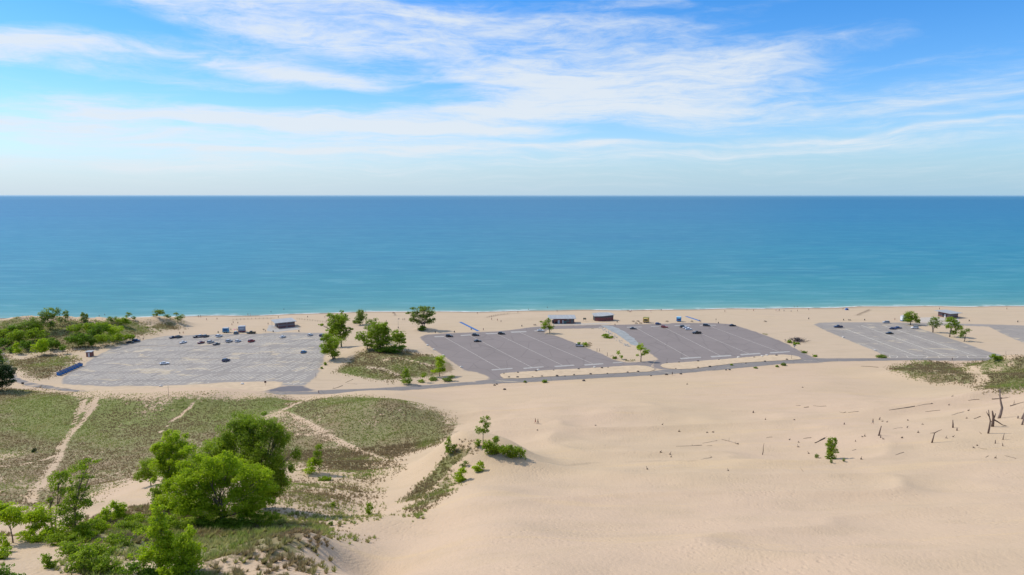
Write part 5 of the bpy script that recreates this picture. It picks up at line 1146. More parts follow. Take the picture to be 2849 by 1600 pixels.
# curved building
def curved_hall():
    x, y = at0(1656, 893); o = empty('curved_hall', (x, y, .04), .10); tag(o, 'low brick hall with a bowed front and a pale swooping roof', 'building')
    L_, D_ = 13.6, 7.5; front = []
    for i in range(13): t = i / 12; front.append((L_ * t, -1.7 * sin(pi * t ** .8) * (1 - .15 * t)))
    poly = front + [(L_ - .6, D_ * .62), (L_ * .8, D_ * .85), (L_ * .45, D_), (0, D_ * .9)]
    hz = [3.3 + .10 * p[0] * .6 + .12 * max(0, p[1]) for p in poly]
    mb = MB(); mb.prism(poly, -.3, hz); mb.build('wall', brick("hall brick", (0.22, 0.06, 0.055), (0.17, 0.05, 0.05), (0.17, 0.13, 0.12), (2.5, 9, (0.09, 0.085, 0.09))), o)
    c = np.mean(poly, axis=0); rp = [(c[0] + (p[0] - c[0]) * 1.13, c[1] + (p[1] - c[1]) * 1.16) for p in poly]
    r = MB(); r.prism(rp, [h + .03 for h in hz], [h + .22 for h in hz]); r.build('roof', M_roof, o)
    e = MB(); e.box((-.12, D_ * .42, 1.6), (.3, D_ * .8, 3.3)); e.build('end_wall', M_dark, o)
    q = MB(); q.box((L_ - .4, 1.8, 1.2), (.3, 1.6, 2.4)); q.build('door', M_dark, o)
curved_hall()
# right-hand block
rr = box_block('restroom_block', 'brick restroom block with a wide pointed roof overhang behind the right-hand trees', (2642,885.5), 8.6, .34, 9.6, 3.6, 3.9, 2.0, M_brickb)
panel(rr, 'door', (0, 9.6), (0, 0), 3.6, 4.8, 0, 2.5, M_dark, .04); panel(rr, 'door', (0, 9.6), (0, 0), 6.6, 7.6, 0, 2.4, M_dark, .04); panel(rr, 'door', (0, 9.6), (0, 0), 5.1, 6.3, 0, 2.4, M_door, .05)
panel(rr, 'window', (0, 0), (8.6, 0), 1.0, 7.6, 2.7, 3.3, M_win)
# entrance hut
eh = box_block('entrance_hut', 'tiny brick hut with a pale door at the left side of the big lot', (240,993), 2.9, .08, 2.6, 2.7, 2.9, .35, M_brick)
panel(eh, 'door', (0, 0), (2.9, 0), 1.0, 1.95, 0, 2.15, M_door, .05); panel(eh, 'window', (0, 2.6), (0, 0), .8, 1.8, 1.2, 2.0, M_win, .03)
# blue waste containers in a row
def dumpster():
    t = empty('dumpster', (0, 0, 0)); blue = mat("blue container paint", (0.02, 0.17, 0.50), .5, vary=.25); lidm = mat("dark container lid", (0.015, 0.03, 0.08), .6)
    mb = MB(); mb.loft([[(-.85, -.9, .15), (.55, -.9, .15), (.55, .9, .15), (-.85, .9, .15)], [(-.95, -.92, 1.9), (.85, -.92, 1.35), (.85, .92, 1.35), (-.95, .92, 1.9)]])
    for yy in (-.7, 0, .7): mb.box((.74, yy, .85), (.08, .1, .9), 0)
    mb.build('bin_body', blue, t)
    for yy in (-.44, .44):
        l = MB(); l.loft([[(-.99, yy - .42, 1.93), (.9, yy - .42, 1.38), (.9, yy + .42, 1.38), (-.99, yy + .42, 1.93)], [(-.99, yy - .38, 1.99), (.9, yy - .38, 1.44), (.9, yy + .38, 1.44), (-.99, yy + .38, 1.99)]]); l.build('lid', lidm, t)
    s = MB(); s.box((.74, 0, .9), (.03, .7, .55)); s.build('panel', mat("light blue panel", (0.16, 0.36, 0.52), .5), t)
    for sy in (-.8, .8):
        for sx in (-.5, .4): w = MB(); w.tube([(sx, sy - .05, .09), (sx, sy + .05, .09)], .09, 8); w.build('caster', M_tyre, t)
    return t
d0 = dumpster(); DP = [(166 + (224 - 166) * i / 7, 1045 + (1019.5 - 1045) * i / 7) for i in range(8)]
od = ['nearest', 'second nearest', 'third nearest', 'fourth nearest', 'fourth farthest', 'third farthest', 'second farthest', 'farthest']
for i, (px, py) in enumerate(DP):
    t = d0 if i == 0 else copy_tree(d0); x, y = at0(px, py); t.location = (x, y, .02 + .02 * 0); t.rotation_euler = (0, 0, -.12)
    tag(t, od[i] + ' of the blue bins in the row at the left of the big lot', 'bin', 'row of blue bins by the big lot')

# food trailers and kiosks
def trailer(name, label, px, py, L, Wd, H, ang, bodym, roofm, stripe=None, awn=None, hatch=M_dark, taper=.96, cat='food stand'):
    x, y = at0(px, py); o = empty(name, (x, y, 0.02 + float(gz(x, y))), ang); tag(o, label, cat)
    mb = MB(); mb.box((0, 0, .45 + H / 2 - .2), (L, Wd, H - .4), 0, taper); mb.build('body', bodym, o, bevel=.08)
    r = MB(); r.loft([[(-L / 2 - .1, -Wd / 2 - .1, H + .02), (L / 2 + .1, -Wd / 2 - .1, H + .02), (L / 2 + .1, Wd / 2 + .1, H + .02), (-L / 2 - .1, Wd / 2 + .1, H + .02)], [(-L / 2 * .8, -Wd / 2 * .7, H + .32), (L / 2 * .8, -Wd / 2 * .7, H + .32), (L / 2 * .8, Wd / 2 * .7, H + .32), (-L / 2 * .8, Wd / 2 * .7, H + .32)]]); r.build('roof', roofm, o)
    h = MB(); h.box((0, -Wd / 2 - .01, H * .62), (L * .62, .08, H * .30)); ho = h.build('serving_hatch', hatch, o)
    c = MB(); c.box((0, -Wd / 2 - .22, H * .44), (L * .66, .36, .06)); c.build('counter', M_steel, ho)
    if stripe: s = MB(); s.box((0, 0, .62), (L + .03, Wd + .03, .55)); s.build('skirt', stripe, o)
    if awn: a = MB(); a.prism([(-L * .35, -Wd / 2 - 1.1), (L * .35, -Wd / 2 - 1.1), (L * .35, -Wd / 2), (-L * .35, -Wd / 2)], [H * .80, H * .80, H * .90, H * .90], [H * .80 + .05, H * .80 + .05, H * .90 + .05, H * .90 + .05]); a.build('awning', awn, o)
    for sx in (-L * .18, L * .18):
        for sy in (-1, 1): w = MB(); w.tube([(sx, sy * Wd / 2 - .1, .33), (sx, sy * Wd / 2 + .1, .33)], .33, 12); w.build('wheel', M_tyre, o)
    w = MB(); w.tube([(L / 2, 0, .5), (L / 2 + 1.2, 0, .45)], .06, 5); w.build('hitch', M_steel, o); return o
trailer('food_trailer', 'blue and white food trailer at the top edge of the big lot', 628.7, 925, 4.0, 2.4, 3.1, .12, mat("sky blue panel", (0.06, 0.28, 0.48), .5), M_fasc, mat("pale teal skirt", (0.25, 0.42, 0.48), .5), None, mat("deep blue hatch", (0.01, 0.08, 0.25), .4))
trailer('food_trailer', 'grey blue food trailer with a maroon foot at the top edge of the big lot', 673.5, 924, 4.6, 2.6, 4.0, .25, mat("grey blue panel", (0.26, 0.30, 0.38), .5), mat("light grey roof", (0.42, 0.46, 0.5), .5), mat("maroon skirt", (0.20, 0.03, 0.05), .5), None, mat("light hatch", (0.45, 0.5, 0.55), .4))
trailer('snack_kiosk', 'yellow snack kiosk on the sand above the third lot', 1797.5, 897.5, 4.2, 2.8, 3.7, -.35, mat("yellow panel", (0.62, 0.42, 0.10), .6), mat("olive roof", (0.28, 0.27, 0.08), .7), mat("dull tan skirt", (0.34, 0.25, 0.17), .7), mat("yellow awning", (0.6, 0.45, 0.15), .7), M_dark)
trailer('snack_kiosk', 'small bright blue kiosk on the sand above the third lot', 1888.6, 894.5, 3.4, 2.5, 3.3, -.3, mat("bright blue panel", (0.03, 0.22, 0.55), .5), mat("pale blue roof", (0.35, 0.55, 0.65), .5), None, mat("cyan awning", (0.1, 0.4, 0.6), .6), mat("navy hatch", (0.03, 0.03, 0.15), .4))
trailer('food_trailer', 'white trailer with blue trim half hidden behind the full tree', 2514, 893.5, 4.2, 2.4, 4.0, .2, mat("white panel", (0.68, 0.71, 0.72), .5), M_fasc, mat("blue trim", (0.1, 0.22, 0.4), .5))
# ------------------------------------------------------------------ people
def skin_mesh(name, pts, edges, m, root=0, lev=1):
    bm = bmesh.new(); ly = bm.verts.layers.skin.verify(); vs = []
    for i, (x, y, z, r) in enumerate(pts):
        v = bm.verts.new((x, y, z)); rr = r if isinstance(r, tuple) else (r, r); v[ly].radius = rr
        if i == root: v[ly].use_root = True
        vs.append(v)
    for a, b in edges: bm.edges.new((vs[a], vs[b]))
    me = bpy.data.meshes.new(name); bm.to_mesh(me); bm.free()
    o = bpy.data.objects.new(name, me); COL.objects.link(o)
    o.modifiers.new('s', 'SKIN').use_smooth_shade = True
    s = o.modifiers.new('d', 'SUBSURF'); s.levels = lev; s.render_levels = lev
    dg = bpy.context.evaluated_depsgraph_get(); dg.update()
    out = bpy.data.meshes.new_from_object(o.evaluated_get(dg)); out.name = name
    bpy.data.objects.remove(o); bpy.data.meshes.remove(me); out.materials.clear(); out.materials.append(m); return out
M_skin = mat("tanned skin", (0.38, 0.21, 0.14), .6, vary=.08); M_hair = mat("dark hair", (0.05, 0.03, 0.02), .8)
CLOTH = {k: mat(k + " cloth", c, .85, vary=.1, scale=6) for k, c in {'black': (.02, .02, .022), 'navy': (.02, .03, .08), 'grey': (.2, .2, .21), 'white': (.7, .7, .68), 'red': (.4, .04, .04), 'pink': (.6, .25, .28), 'teal': (.05, .25, .28), 'brown': (.16, .09, .05), 'blue': (.05, .15, .4)}.items()}
def pose(kind):
    """joints of a 1.75 m figure facing -Y; returns body, hair, shirt and shorts meshes"""
    H_ = {'stand': dict(hip=.93, lk=(.10, .0, .50), lf=(.11, .02, .06), rk=(-.10, -.02, .50), rf=(-.11, 0, .06), le=(.25, .02, 1.12), lh=(.27, -.06, .88), re=(-.25, .02, 1.12), rh=(-.27, -.06, .88)),
          'walk': dict(hip=.92, lk=(.09, -.20, .50), lf=(.10, -.32, .07), rk=(-.09, .06, .48), rf=(-.10, .34, .12), le=(.24, .14, 1.13), lh=(.25, .14, .88), re=(-.24, -.10, 1.13), rh=(-.25, -.26, .93)),
          'sit': dict(hip=.16, lk=(.16, -.38, .42), lf=(.16, -.68, .06), rk=(-.16, -.38, .42), rf=(-.16, -.68, .06), le=(.26, -.06, .36), lh=(.20, -.34, .40), re=(-.26, -.06, .36), rh=(-.20, -.34, .40))}[kind]
    z = H_['hip']; d = z - .93 if kind != 'sit' else -.77
    ts = [(0, 0, z, .13), (0, .01, z + .17, .115), (0, .01, z + .36, .14), (0, .0, z + .50, .09), (0, -.01, z + .58, .055), (0, -.01, z + .66, .085), (0, -.01, z + .77, .085), (0, -.11, z + .68, .018),
          (.17, 0, z + .46, .06), H_['le'] + (.042,), H_['lh'] + (.03,), (-.17, 0, z + .46, .06), H_['re'] + (.042,), H_['rh'] + (.03,),
          (.09, 0, z - .07 if kind != 'sit' else z, .095), H_['lk'] + (.06,), H_['lf'] + (.042,), (H_['lf'][0], H_['lf'][1] - .16, .035, .035), (-.09, 0, z - .07 if kind != 'sit' else z, .095), H_['rk'] + (.06,), H_['rf'] + (.042,), (H_['rf'][0], H_['rf'][1] - .16, .035, .035)]
    E = [(0, 1), (1, 2), (2, 3), (3, 4), (4, 5), (5, 6), (5, 7), (3, 8), (8, 9), (9, 10), (3, 11), (11, 12), (12, 13), (0, 14), (14, 15), (15, 16), (16, 17), (0, 18), (18, 19), (19, 20), (20, 21)]
    for hi in (10, 13):       # palm, four fingers and a thumb on each hand
        x, y, q, _ = ts[hi]; pm = len(ts); ts.append((x, y - .015, q - .08, .026)); E.append((hi, pm))
        for k, (dy, ln) in enumerate([(-.03, .065), (-.01, .075), (.01, .07), (.03, .055)]):
            ts.append((x, y - .015 + dy, q - .10 - ln, .008)); E.append((pm, len(ts) - 1))
        ts.append((x - (.03 if x > 0 else -.03), y - .05, q - .10, .009)); E.append((pm, len(ts) - 1))
    body = skin_mesh('body', ts, E, M_skin)
    hair = MB(); secs = []
    for k, (rr, dz) in enumerate([(.09, .66), (.105, .74), (.09, .82), (.04, .87)]): secs.append([(rr * cos(a) * .95, .015 + rr * sin(a), z + dz) for a in np.linspace(0, 2 * pi, 9)[:-1]])
    hair.loft(secs); hm = hair.mesh('hair', M_hair, True)
    sh = MB(); secs = []
    for dz, rx, ry in [(.02, .165, .13), (.18, .145, .125), (.36, .18, .14), (.49, .19, .10), (.535, .08, .07)]: secs.append([(rx * cos(a), .008 + ry * sin(a), z + dz) for a in np.linspace(0, 2 * pi, 13)[:-1]])
    sh.loft(secs)
    for sx, e in ((1, H_['le']), (-1, H_['re'])): sh.tube([(sx * .15, 0, z + .47), ((sx * .17 + e[0]) / 2, e[1] / 2, (z + .46 + e[2]) / 2)], [.085, .07], 8)
    sm = sh.mesh('shirt', CLOTH['grey'], True)
    st = MB()
    for sx, kn in ((1, H_['lk']), (-1, H_['rk'])):
        a = (sx * .085, 0, z + .02); b = (a[0] + (kn[0] - a[0]) * .75, kn[1] * .75, a[2] + (kn[2] - a[2]) * .75); st.tube([a, b], [.125, .10], 9)
    st.tube([(0, 0, z - .06 if kind != 'sit' else z - .04), (0, 0, z + .10)], [.17, .165], 10)
    tm = st.mesh('shorts', CLOTH['black'], True); return body, hm, sm, tm
POSE = {k: pose(k) for k in ('stand', 'walk', 'sit')}
def person(px, py, label, kind='stand', shirt='grey', shorts='black', rz=0.0, group=None, z=None):
    b = P(px, py); o = bpy.data.objects.new('person', POSE[kind][0]); link(o)
    o.location = (b.x, b.y, b.z if z is None else z); o.rotation_euler = (0, 0, rz); tag(o, label, 'person', group)
    for n, me, c in (('hair', POSE[kind][1], None), ('shirt', POSE[kind][2], shirt), ('shorts', POSE[kind][3], shorts)):
        if n == 'shirt' and shirt is None: continue
        k = link(bpy.data.objects.new(n, me), o)
        if c: k.material_slots[0].link = 'OBJECT'; k.material_slots[0].material = CLOTH[c]
    return o
person(1489.5, 1178, 'walker in brown, left one of the pair crossing the open sand', 'walk', 'brown', 'red', 1.2)
person(1496.5, 1180, 'darker walker, right one of the pair crossing the open sand', 'walk', 'brown', 'black', 1.2)
person(2428, 1180, 'person in dark clothes walking among the driftwood at the right', 'walk', 'brown', 'grey', .4)
person(887, 1096, 'person on the road below the two-tiered cottonwood', 'walk', 'navy', 'black', 1.5)
person(1870.5, 1044, 'person standing at the road between the two sand islands', 'stand', 'black', 'black')
person(2649, 1003.5, 'person on the road at the bottom of the far right lot', 'walk', 'black', 'navy', 1.5)
person(1946, 896, 'person in blue at the lower end of the right blue mat, left one', 'stand', 'navy', 'blue')
person(1949.5, 897.5, 'dark-dressed person at the lower end of the right blue mat, right one', 'walk', 'black', 'navy')
person(738.5, 924, 'person on the pavement in front of the left restroom block', 'stand', 'grey', 'grey')
person(746, 904, 'person standing on the sand left of the restroom block', 'stand', 'brown', 'grey')
person(774.5, 885.5, 'person at the back of the left restroom block', 'stand', 'brown', 'brown')
person(660, 920.5, 'person in brown standing right between the two food trailers', 'stand', 'brown', 'brown')
person(642.5, 920.5, 'person standing just right of the blue and white food trailer', 'stand', 'grey', 'brown')
person(645.5, 906, 'beach visitor behind the food trailers, lowest of the three', 'walk', 'brown', 'red', .6)
person(649, 900, 'beach visitor behind the food trailers, top left of the three', 'walk', 'grey', 'brown', .6)
person(662, 901.5, 'beach visitor behind the food trailers, right one of the three', 'walk', 'brown', 'black', .6)
person(604, 890, 'lone walker on the beach above the shore row of cars', 'walk', 'brown', 'black')
person(447, 924, 'walker on the sand below the beach knoll', 'walk', 'brown', 'brown')
person(510, 929, 'person with a dark bag at the upper left edge of the big lot', 'walk', 'brown', 'red')
person(500.5, 930, 'dark-dressed person next to the first pair of cars in the shore row', 'stand', 'navy', 'black')
person(399, 946.5, 'person at the left upper corner of the big lot', 'stand', 'navy', 'grey')
person(2489.5, 891.5, 'person in black left of the white trailer', 'stand', 'black', 'red')
person(2613.6, 861.5, 'person on the beach behind the right restroom block', 'stand', 'black', 'black')
person(2801, 861.5, 'beach walker at the far right near the water', 'walk', 'red', 'brown')
person(1345, 920, 'person at the lower end of the left blue mat', 'stand', 'navy', 'black')
person(1368, 891, 'dark-dressed person on the sand above the second lot', 'walk', 'black', 'red')
person(1384, 893, 'child on the sand above the second lot, left of the taller one', 'stand', 'pink', 'brown')
person(1394, 897, 'person in light clothes on the sand above the second lot', 'stand', 'grey', 'brown')
person(1711, 907, 'person in red at the top of the third lot near the hall', 'stand', 'red', 'black')
person(1075, 897, 'person alone on the sand between the flagpole and the upright tree', 'stand', 'brown', 'grey')
person(1121, 892, 'left walker of the pair between the flagpole and the fan-shaped tree', 'walk', 'brown', 'black', .5)
person(1126, 891.5, 'right walker of the pair between the flagpole and the fan-shaped tree', 'walk', 'grey', 'brown', .5)
def row_people(spec, what, group, cat_pose='stand'):
    spec = sorted(spec); o = ordinals(len(spec)); cl = ['brown', 'red', 'grey', 'black', 'pink', 'navy', 'teal', 'white']
    for i, (px, py) in enumerate(spec):
        person(px, py, o[i] + ' of ' + what, cat_pose if (i % 3) else 'walk', cl[i % 8], cl[(i * 3 + 3) % 8], i * 1.3, group)
row_people([(552,883),(558,883),(575,891.5),(690,878),(697,879)], 'the tiny bathers by the left part of the waterline', 'bathers at the left waterline')
row_people([(856,884.5),(904,885),(908,896),(1017,869.5),(1099,877.5),(947,868)], 'the tiny figures on the beach behind the cottonwoods', 'figures on the beach behind the cottonwoods')
row_people([(1328,874),(1367,884),(1441,871),(1550,868.5),(1811,869.5),(1839.5,865.5)], 'the tiny figures along the middle stretch of beach', 'figures along the middle beach')
row_people([(1747,867.8),(1750.5,868.2),(1754,868.2),(1757.5,867.8)], 'the four figures sitting close together by the water', 'four figures sitting by the water', 'sit')
row_people([(2016.6,868.6),(2078,865),(2096.5,866.2),(2159,866),(2164.5,866.6),(2168.5,866),(2181,867),(2201,868.4),(2218.5,867.2),(2250,863.5),(2345,862)], 'the tiny figures on the far right beach', 'figures on the right-hand beach')
def in_water(px, py, label, shirt=None):
    x, y = at0(px, py, WZ); o = bpy.data.objects.new('person', POSE['stand'][0]); link(o); o.location = (x, y, WZ - .8); tag(o, label, 'person', 'bathers wading in the lake')
    k = link(bpy.data.objects.new('hair', POSE['stand'][1]), o); k = link(bpy.data.objects.new('shorts', POSE['stand'][3]), o)
for px, py, lb in [(754,868.5,'lone bather wading off the left restroom block'),(790,861.5,'bather farthest out off the left restroom block'),(1470,861.5,'bather wading left of the shop roof'),(1523,856,'bather farther out right above the shop roof'),(2209.6,854,'left one of the two bathers wading off the right-hand beach'),(2218,854,'right one of the two bathers wading off the right-hand beach'),(276,880,'left one of the two bathers off the wood at the left'),(291.5,876.5,'right one of the two bathers off the wood at the left')]: in_water(px, py, lb)

# ------------------------------------------------------------------ dead wood
def snag(name, label, pts, rad, m=None, forks=(), base=None, cat='dead tree', sink=.4):
    """pts: photo points from the foot up; the height follows from the foot's distance"""
    b = P(*pts[0]); s = mpp(b.x, b.y, b.z); cz = 1.06
    rad *= .85; f = lambda q, dy=0: ((q[0] - pts[0][0]) * s, dy, (pts[0][1] - q[1]) * s * cz)
    o = empty(name, b); tag(o, label, cat)
    mb = MB(); L = [f(q) for q in pts]; L[0] = (L[0][0], 0, -sink); n = len(L); mb.tube(L, [rad * s * (1.25 - .75 * i / (n - 1)) for i in range(n)], 8)
    mb.build('trunk', m or M_barkd, o, smooth=True)
    for fk in forks:
        q = MB(); L2 = [f(p, .1 * i) for i, p in enumerate(fk)]; q.tube(L2, [rad * s * (.7 - .5 * i / max(1, len(L2) - 1)) for i in range(len(L2))], 6); q.build('branch', m or M_barkd, o, smooth=True)
    return o
snag('bare_trunk', 'tallest bare trunk, reddish and gently bent, standing on the dune crest at the right', [(2779,1164),(2783,1150),(2785,1135),(2780,1120),(2776,1105),(2774,1085)], 3.6, M_barkr, [[(2775,1092),(2771,1085)], [(2778,1112),(2783,1107)]])
snag('bare_trunk', 'slim dark dead tree with a forked top, in front of the thick split trunk', [(2749,1206),(2751,1190),(2752,1172),(2747,1157),(2744,1142)], 2.4, M_barkd, [[(2747.5,1160),(2742,1152),(2740,1147)], [(2752,1172),(2758,1176)]])
snag('split_trunk', 'thick dark trunk split into two prongs', [(2761,1187),(2761.5,1175),(2761,1162),(2758,1150),(2756.5,1144)], 3.8, M_barkd, [[(2762,1166),(2766,1157),(2768,1151)], [(2763,1168),(2775,1174),(2790,1183),(2813,1189)]])
snag('bare_trunk', 'short leaning dark post of a trunk left of the split trunk', [(2651.5,1190),(2650.5,1180),(2649,1169)], 2.2)
snag('stump', 'little dark stump right of the short leaning trunk', [(2662.6,1198),(2662,1190)], 2.2, cat='stump')
snag('bare_trunk', 'dark leaning trunk near the walking person at the right', [(2444.5,1212.5),(2447,1200),(2450,1185.5)], 2.3)
snag('stump', 'short stump touching the foot of the trunk near the walking person', [(2450,1218),(2450,1209)], 1.8, cat='stump')
snag('bare_trunk', 'T-shaped dead trunk with a bare crosswise limb', [(2592,1232),(2595,1220),(2598,1205)], 2.2, M_barkd, [[(2598,1205),(2586,1206)], [(2598,1205),(2608,1200),(2619,1196.5)]])
snag('bare_trunk', 'thin crooked stick of a trunk low at the right edge', [(2789.7,1223.5),(2791,1215),(2792.5,1205)], 1.5, M_drift)
snag('stump', 'short upright stump below the forked dead tree', [(2769,1234),(2768.5,1224)], 1.8, cat='stump')
snag('stump', 'leaning splintered stump lowest at the right', [(2791,1241),(2788,1233)], 2.0, M_drift, cat='stump')
snag('bare_trunk', 'leaning trunk cut by the right edge of the picture', [(2843,1182),(2846,1168),(2849,1148)], 2.4, M_barkr)
snag('bare_trunk', 'second trunk cut by the right edge, half behind the leaning one', [(2841,1166),(2846,1155),(2850,1143)], 2.4, M_barkr)
snag('stump', 'pointed stump between the tallest trunk and the right edge', [(2832,1164),(2832,1157)], 2.2, cat='stump')
snag('bare_trunk', 'thin solitary stick standing on the open sand in the middle right', [(2120.5,1265),(2123,1255),(2122.5,1245),(2124,1234)], 1.1)
snag('stump', 'small stump with a side knob right of the walking person', [(2446,1168),(2448,1161)], 2.2, M_drift, [[(2446,1165),(2450,1162)]], cat='stump')
snag('stump', 'forked small stump in the middle of the driftwood field', [(2524,1191),(2523.5,1185)], 1.6, M_drift, [[(2524,1189),(2528,1185)]], cat='stump')
snag('stump', 'dark knob of wood far left in the driftwood field', [(2348.6,1181),(2349,1176)], 2.2, cat='stump')
snag('stump', 'small peaked stump alone on the upper sand', [(2095.7,1148.5),(2095.5,1143)], 2.6, cat='stump')
snag('stump', 'tiny dark stump right of the lone upright bush', [(2380,1228.5),(2380,1224)], 1.5, cat='stump')
LOGN = 0
def log(label, pts, rad, m=None, twigs=(), root=None, name='driftwood_log'):
    global LOGN; LOGN += 1; rad *= .62; r = random.Random(LOGN)
    b = P(*pts[0]); s = mpp(b.x, b.y, b.z); o = bpy.data.objects.new(name, None)
    W = [P(*q) for q in pts]; c = sum(W, Vector()) / len(W)
    L = []
    for i in range(len(W) - 1):
        for k in range(3):
            t = k / 3; q = W[i].lerp(W[i + 1], t) - c; q.x += r.gauss(0, .25) * rad * s; q.y += r.gauss(0, .3) * rad * s; L.append((q.x, q.y, q.z + rad * s * .55 + r.gauss(0, .12) * rad * s))
    q = W[-1] - c; L.append((q.x, q.y, q.z + rad * s * .5)); n = len(L)
    mb = MB(); mb.tube(L, [rad * s * (.55 + .6 * i / (n - 1)) for i in range(n)], 7)
    for (i, dx, dy, dz) in twigs:
        a = L[min(n - 1, int(i * (n - 1)))]; mb.tube([a, (a[0] + dx * .5 * s, a[1] + dy * .5, a[2] + dz * .55 * s), (a[0] + dx * s, a[1] + dy, a[2] + dz * s)], [rad * s * .5, rad * s * .35, rad * s * .12], 5)
    if root is not None:
        a = L[-1 if root > 0 else 0]
        for k in range(9):
            q = 2 * pi * k / 9 + r.random(); e = rad * s * r.uniform(1.6, 3.4); mb.tube([a, (a[0] + cos(q) * e * .5, a[1] + r.gauss(0, .1), a[2] + sin(q) * e * .5), (a[0] + cos(q) * e, a[1] + r.gauss(0, .3), max(-.1, a[2] + sin(q) * e))], [rad * s * .5, rad * s * .35, .03], 5)
    ob = mb.build(name, m or M_driftd, None, smooth=True); ob.location = c; tag(ob, label, 'driftwood', 'driftwood lying on the sand'); bpy.data.objects.remove(o)
log('long thin log lying left of the solitary stick, with a small raised twig', [(1881,1242),(1915,1241),(1953,1239)], 1.2, M_drift, [(.75, -4, .2, 5)])
log('thin branch running up right to a dark knob, above the long thin log', [(1954,1233.5),(1975,1230),(1994,1226.5)], .9, M_drift, (), 1)
log('short thin log below the thin branch with the knob', [(1966,1240.5),(1981,1240.3)], 1.0, M_drift)
log('dead tree lying on the sand with an upright broken limb', [(2008,1222.5),(2028,1228),(2050,1235.5)], 1.6, M_drift, [(.55, 1, 0, 12), (.8, -4, 0, -2), (.9, 6, .2, 3)])
log('bone-shaped stick, lowest of the driftwood left of the solitary stick', [(1950,1279),(1962,1276),(1978.5,1273.5)], .9, M_drift, (), 1)
log('short curved stick right above the solitary stick', [(2131,1219),(2140,1216.5),(2148.5,1216.5)], .9)
log('straight plank-like log left of the lone upright bush', [(2235,1220.5),(2246,1219),(2257,1218)], 1.2)
log('thick wedge of a log close behind the lone upright bush', [(2267,1233.5),(2280,1227),(2294,1219.5)], 2.6, M_driftd, [(.9, 14, .5, 5)])
log('thin stick pointing to the lower right below the sprigs', [(2226.5,1302),(2235,1312)], .8, M_drift)
log('short stick at the very left of the upper driftwood line', [(2214,1129),(2227,1128.5)], .9)
log('dark humped log in the upper driftwood line', [(2237,1134),(2250,1133)], 1.7, M_driftd)
log('string-like branch right of the humped log', [(2262,1129),(2280,1131),(2299,1130)], .8)
log('longest log, lying along the dune crest', [(2473.5,1141.5),(2510,1136),(2545.5,1130.5)], 1.3)
log('thin branch carrying on the line of the longest log', [(2549,1130.5),(2572,1125),(2596,1123.5)], .9, M_driftd)
log('flat dark log on the crest left of the root ball', [(2693.5,1114.5),(2710,1112),(2724.5,1111.5)], 1.2)
log('log with a big root ball behind the tallest trunk', [(2806,1106.5),(2785,1109),(2762,1111)], 1.6, M_driftd, (), 1, 'uprooted_tree')
log('uprooted tree with a spiky root at the right edge', [(2849,1119),(2830,1124),(2812,1130)], 1.6, M_barkd, [(.8, -4, 0, 14), (.9, 4, .3, 10)], 1, 'uprooted_tree')
log('bent branch with a fork above the short leaning trunk', [(2648,1155.5),(2665,1150),(2682,1146)], 1.1, M_drift, [(.55, -3, 0, 4)])
log('thin log above the forked small stump', [(2574,1146),(2595,1143.5),(2615,1141.5)], 1.0)
log('short stout log left of the forked dead tree', [(2709,1166),(2719,1162),(2728,1159)], 1.4)
log('knotty stick at the left end of the middle driftwood line', [(2337.5,1147.5),(2346,1149),(2354,1147)], 1.1, M_driftd, [(.1, -2, 0, 2)])
log('long knotty branch right beside the knotty stick', [(2358.5,1148.5),(2375,1146),(2388.5,1145)], .9)
log('thin dark beam on the far sand under the left patchy mound', [(2395,1019),(2418,1020),(2443.7,1022.3)], 1.0)
log('curved pale stick below the forked small stump', [(2484.5,1194),(2496,1191),(2511,1190)], .8, M_drift)
log('bone-shaped stick between the lone bush and the T-shaped trunk', [(2492,1266.5),(2502,1262),(2514.5,1258.8)], 1.1, M_driftd)
log('curved stick below the short upright stump', [(2721,1245.5),(2734,1249),(2746.6,1250)], .9)
log('straight log lowest at the right', [(2795,1268),(2811,1272),(2827,1276)], 1.1)
log('short stick left of the T-shaped trunk, near the tiny stump', [(2371,1254),(2382,1250.5)], 1.0)
log('small stick left of the lowest straight log', [(2742,1273),(2750,1268.5)], 1.0)
log('short slanting stick left of the slim forked dead tree', [(2724.5,1201.5),(2731,1208)], 1.0)
log('fallen branch on the sand above the road, the tilted one', [(961,1065),(972,1060),(982,1055.5)], .9)
log('fallen branch propped on its twigs beside the road', [(925,1082),(938,1079),(953,1073)], 1.1, M_wood, [(.2, -3, 0, 5), (.35, 3, 0, -3)])
log('thin stick lying beside the tilted branch above the road', [(966,1067),(994,1069)], .5, M_drift)
SM = [(1657,1184),(1843,1182),(1984,1203),(1967,1204),(1890,1201),(2130,1168),(2210,1168.5),(2053,1236+0),(1864,1264),(1867,1272),(1838,1259),(2222,1231),(2221,1244),(2250,1262),(2197,1224),(2455,1173),(2468,1175),(2526,1170),(2566,1181),(2555,1204),(2510,1219),(2400,1216),(2406,1214),(2457,1222),(2690,1164),(2695,1143),(2719,1240),(2709,1246.5),(2770,1275),(2652,1216),(2632,1219),(2396,1278),(2640,1127),(2592,1123),(1912,1069.5),(2233,1078.5),(2650,1103),(1495,1197),(1801,1306),(2026,1310)]
o_ = None
pieces = []
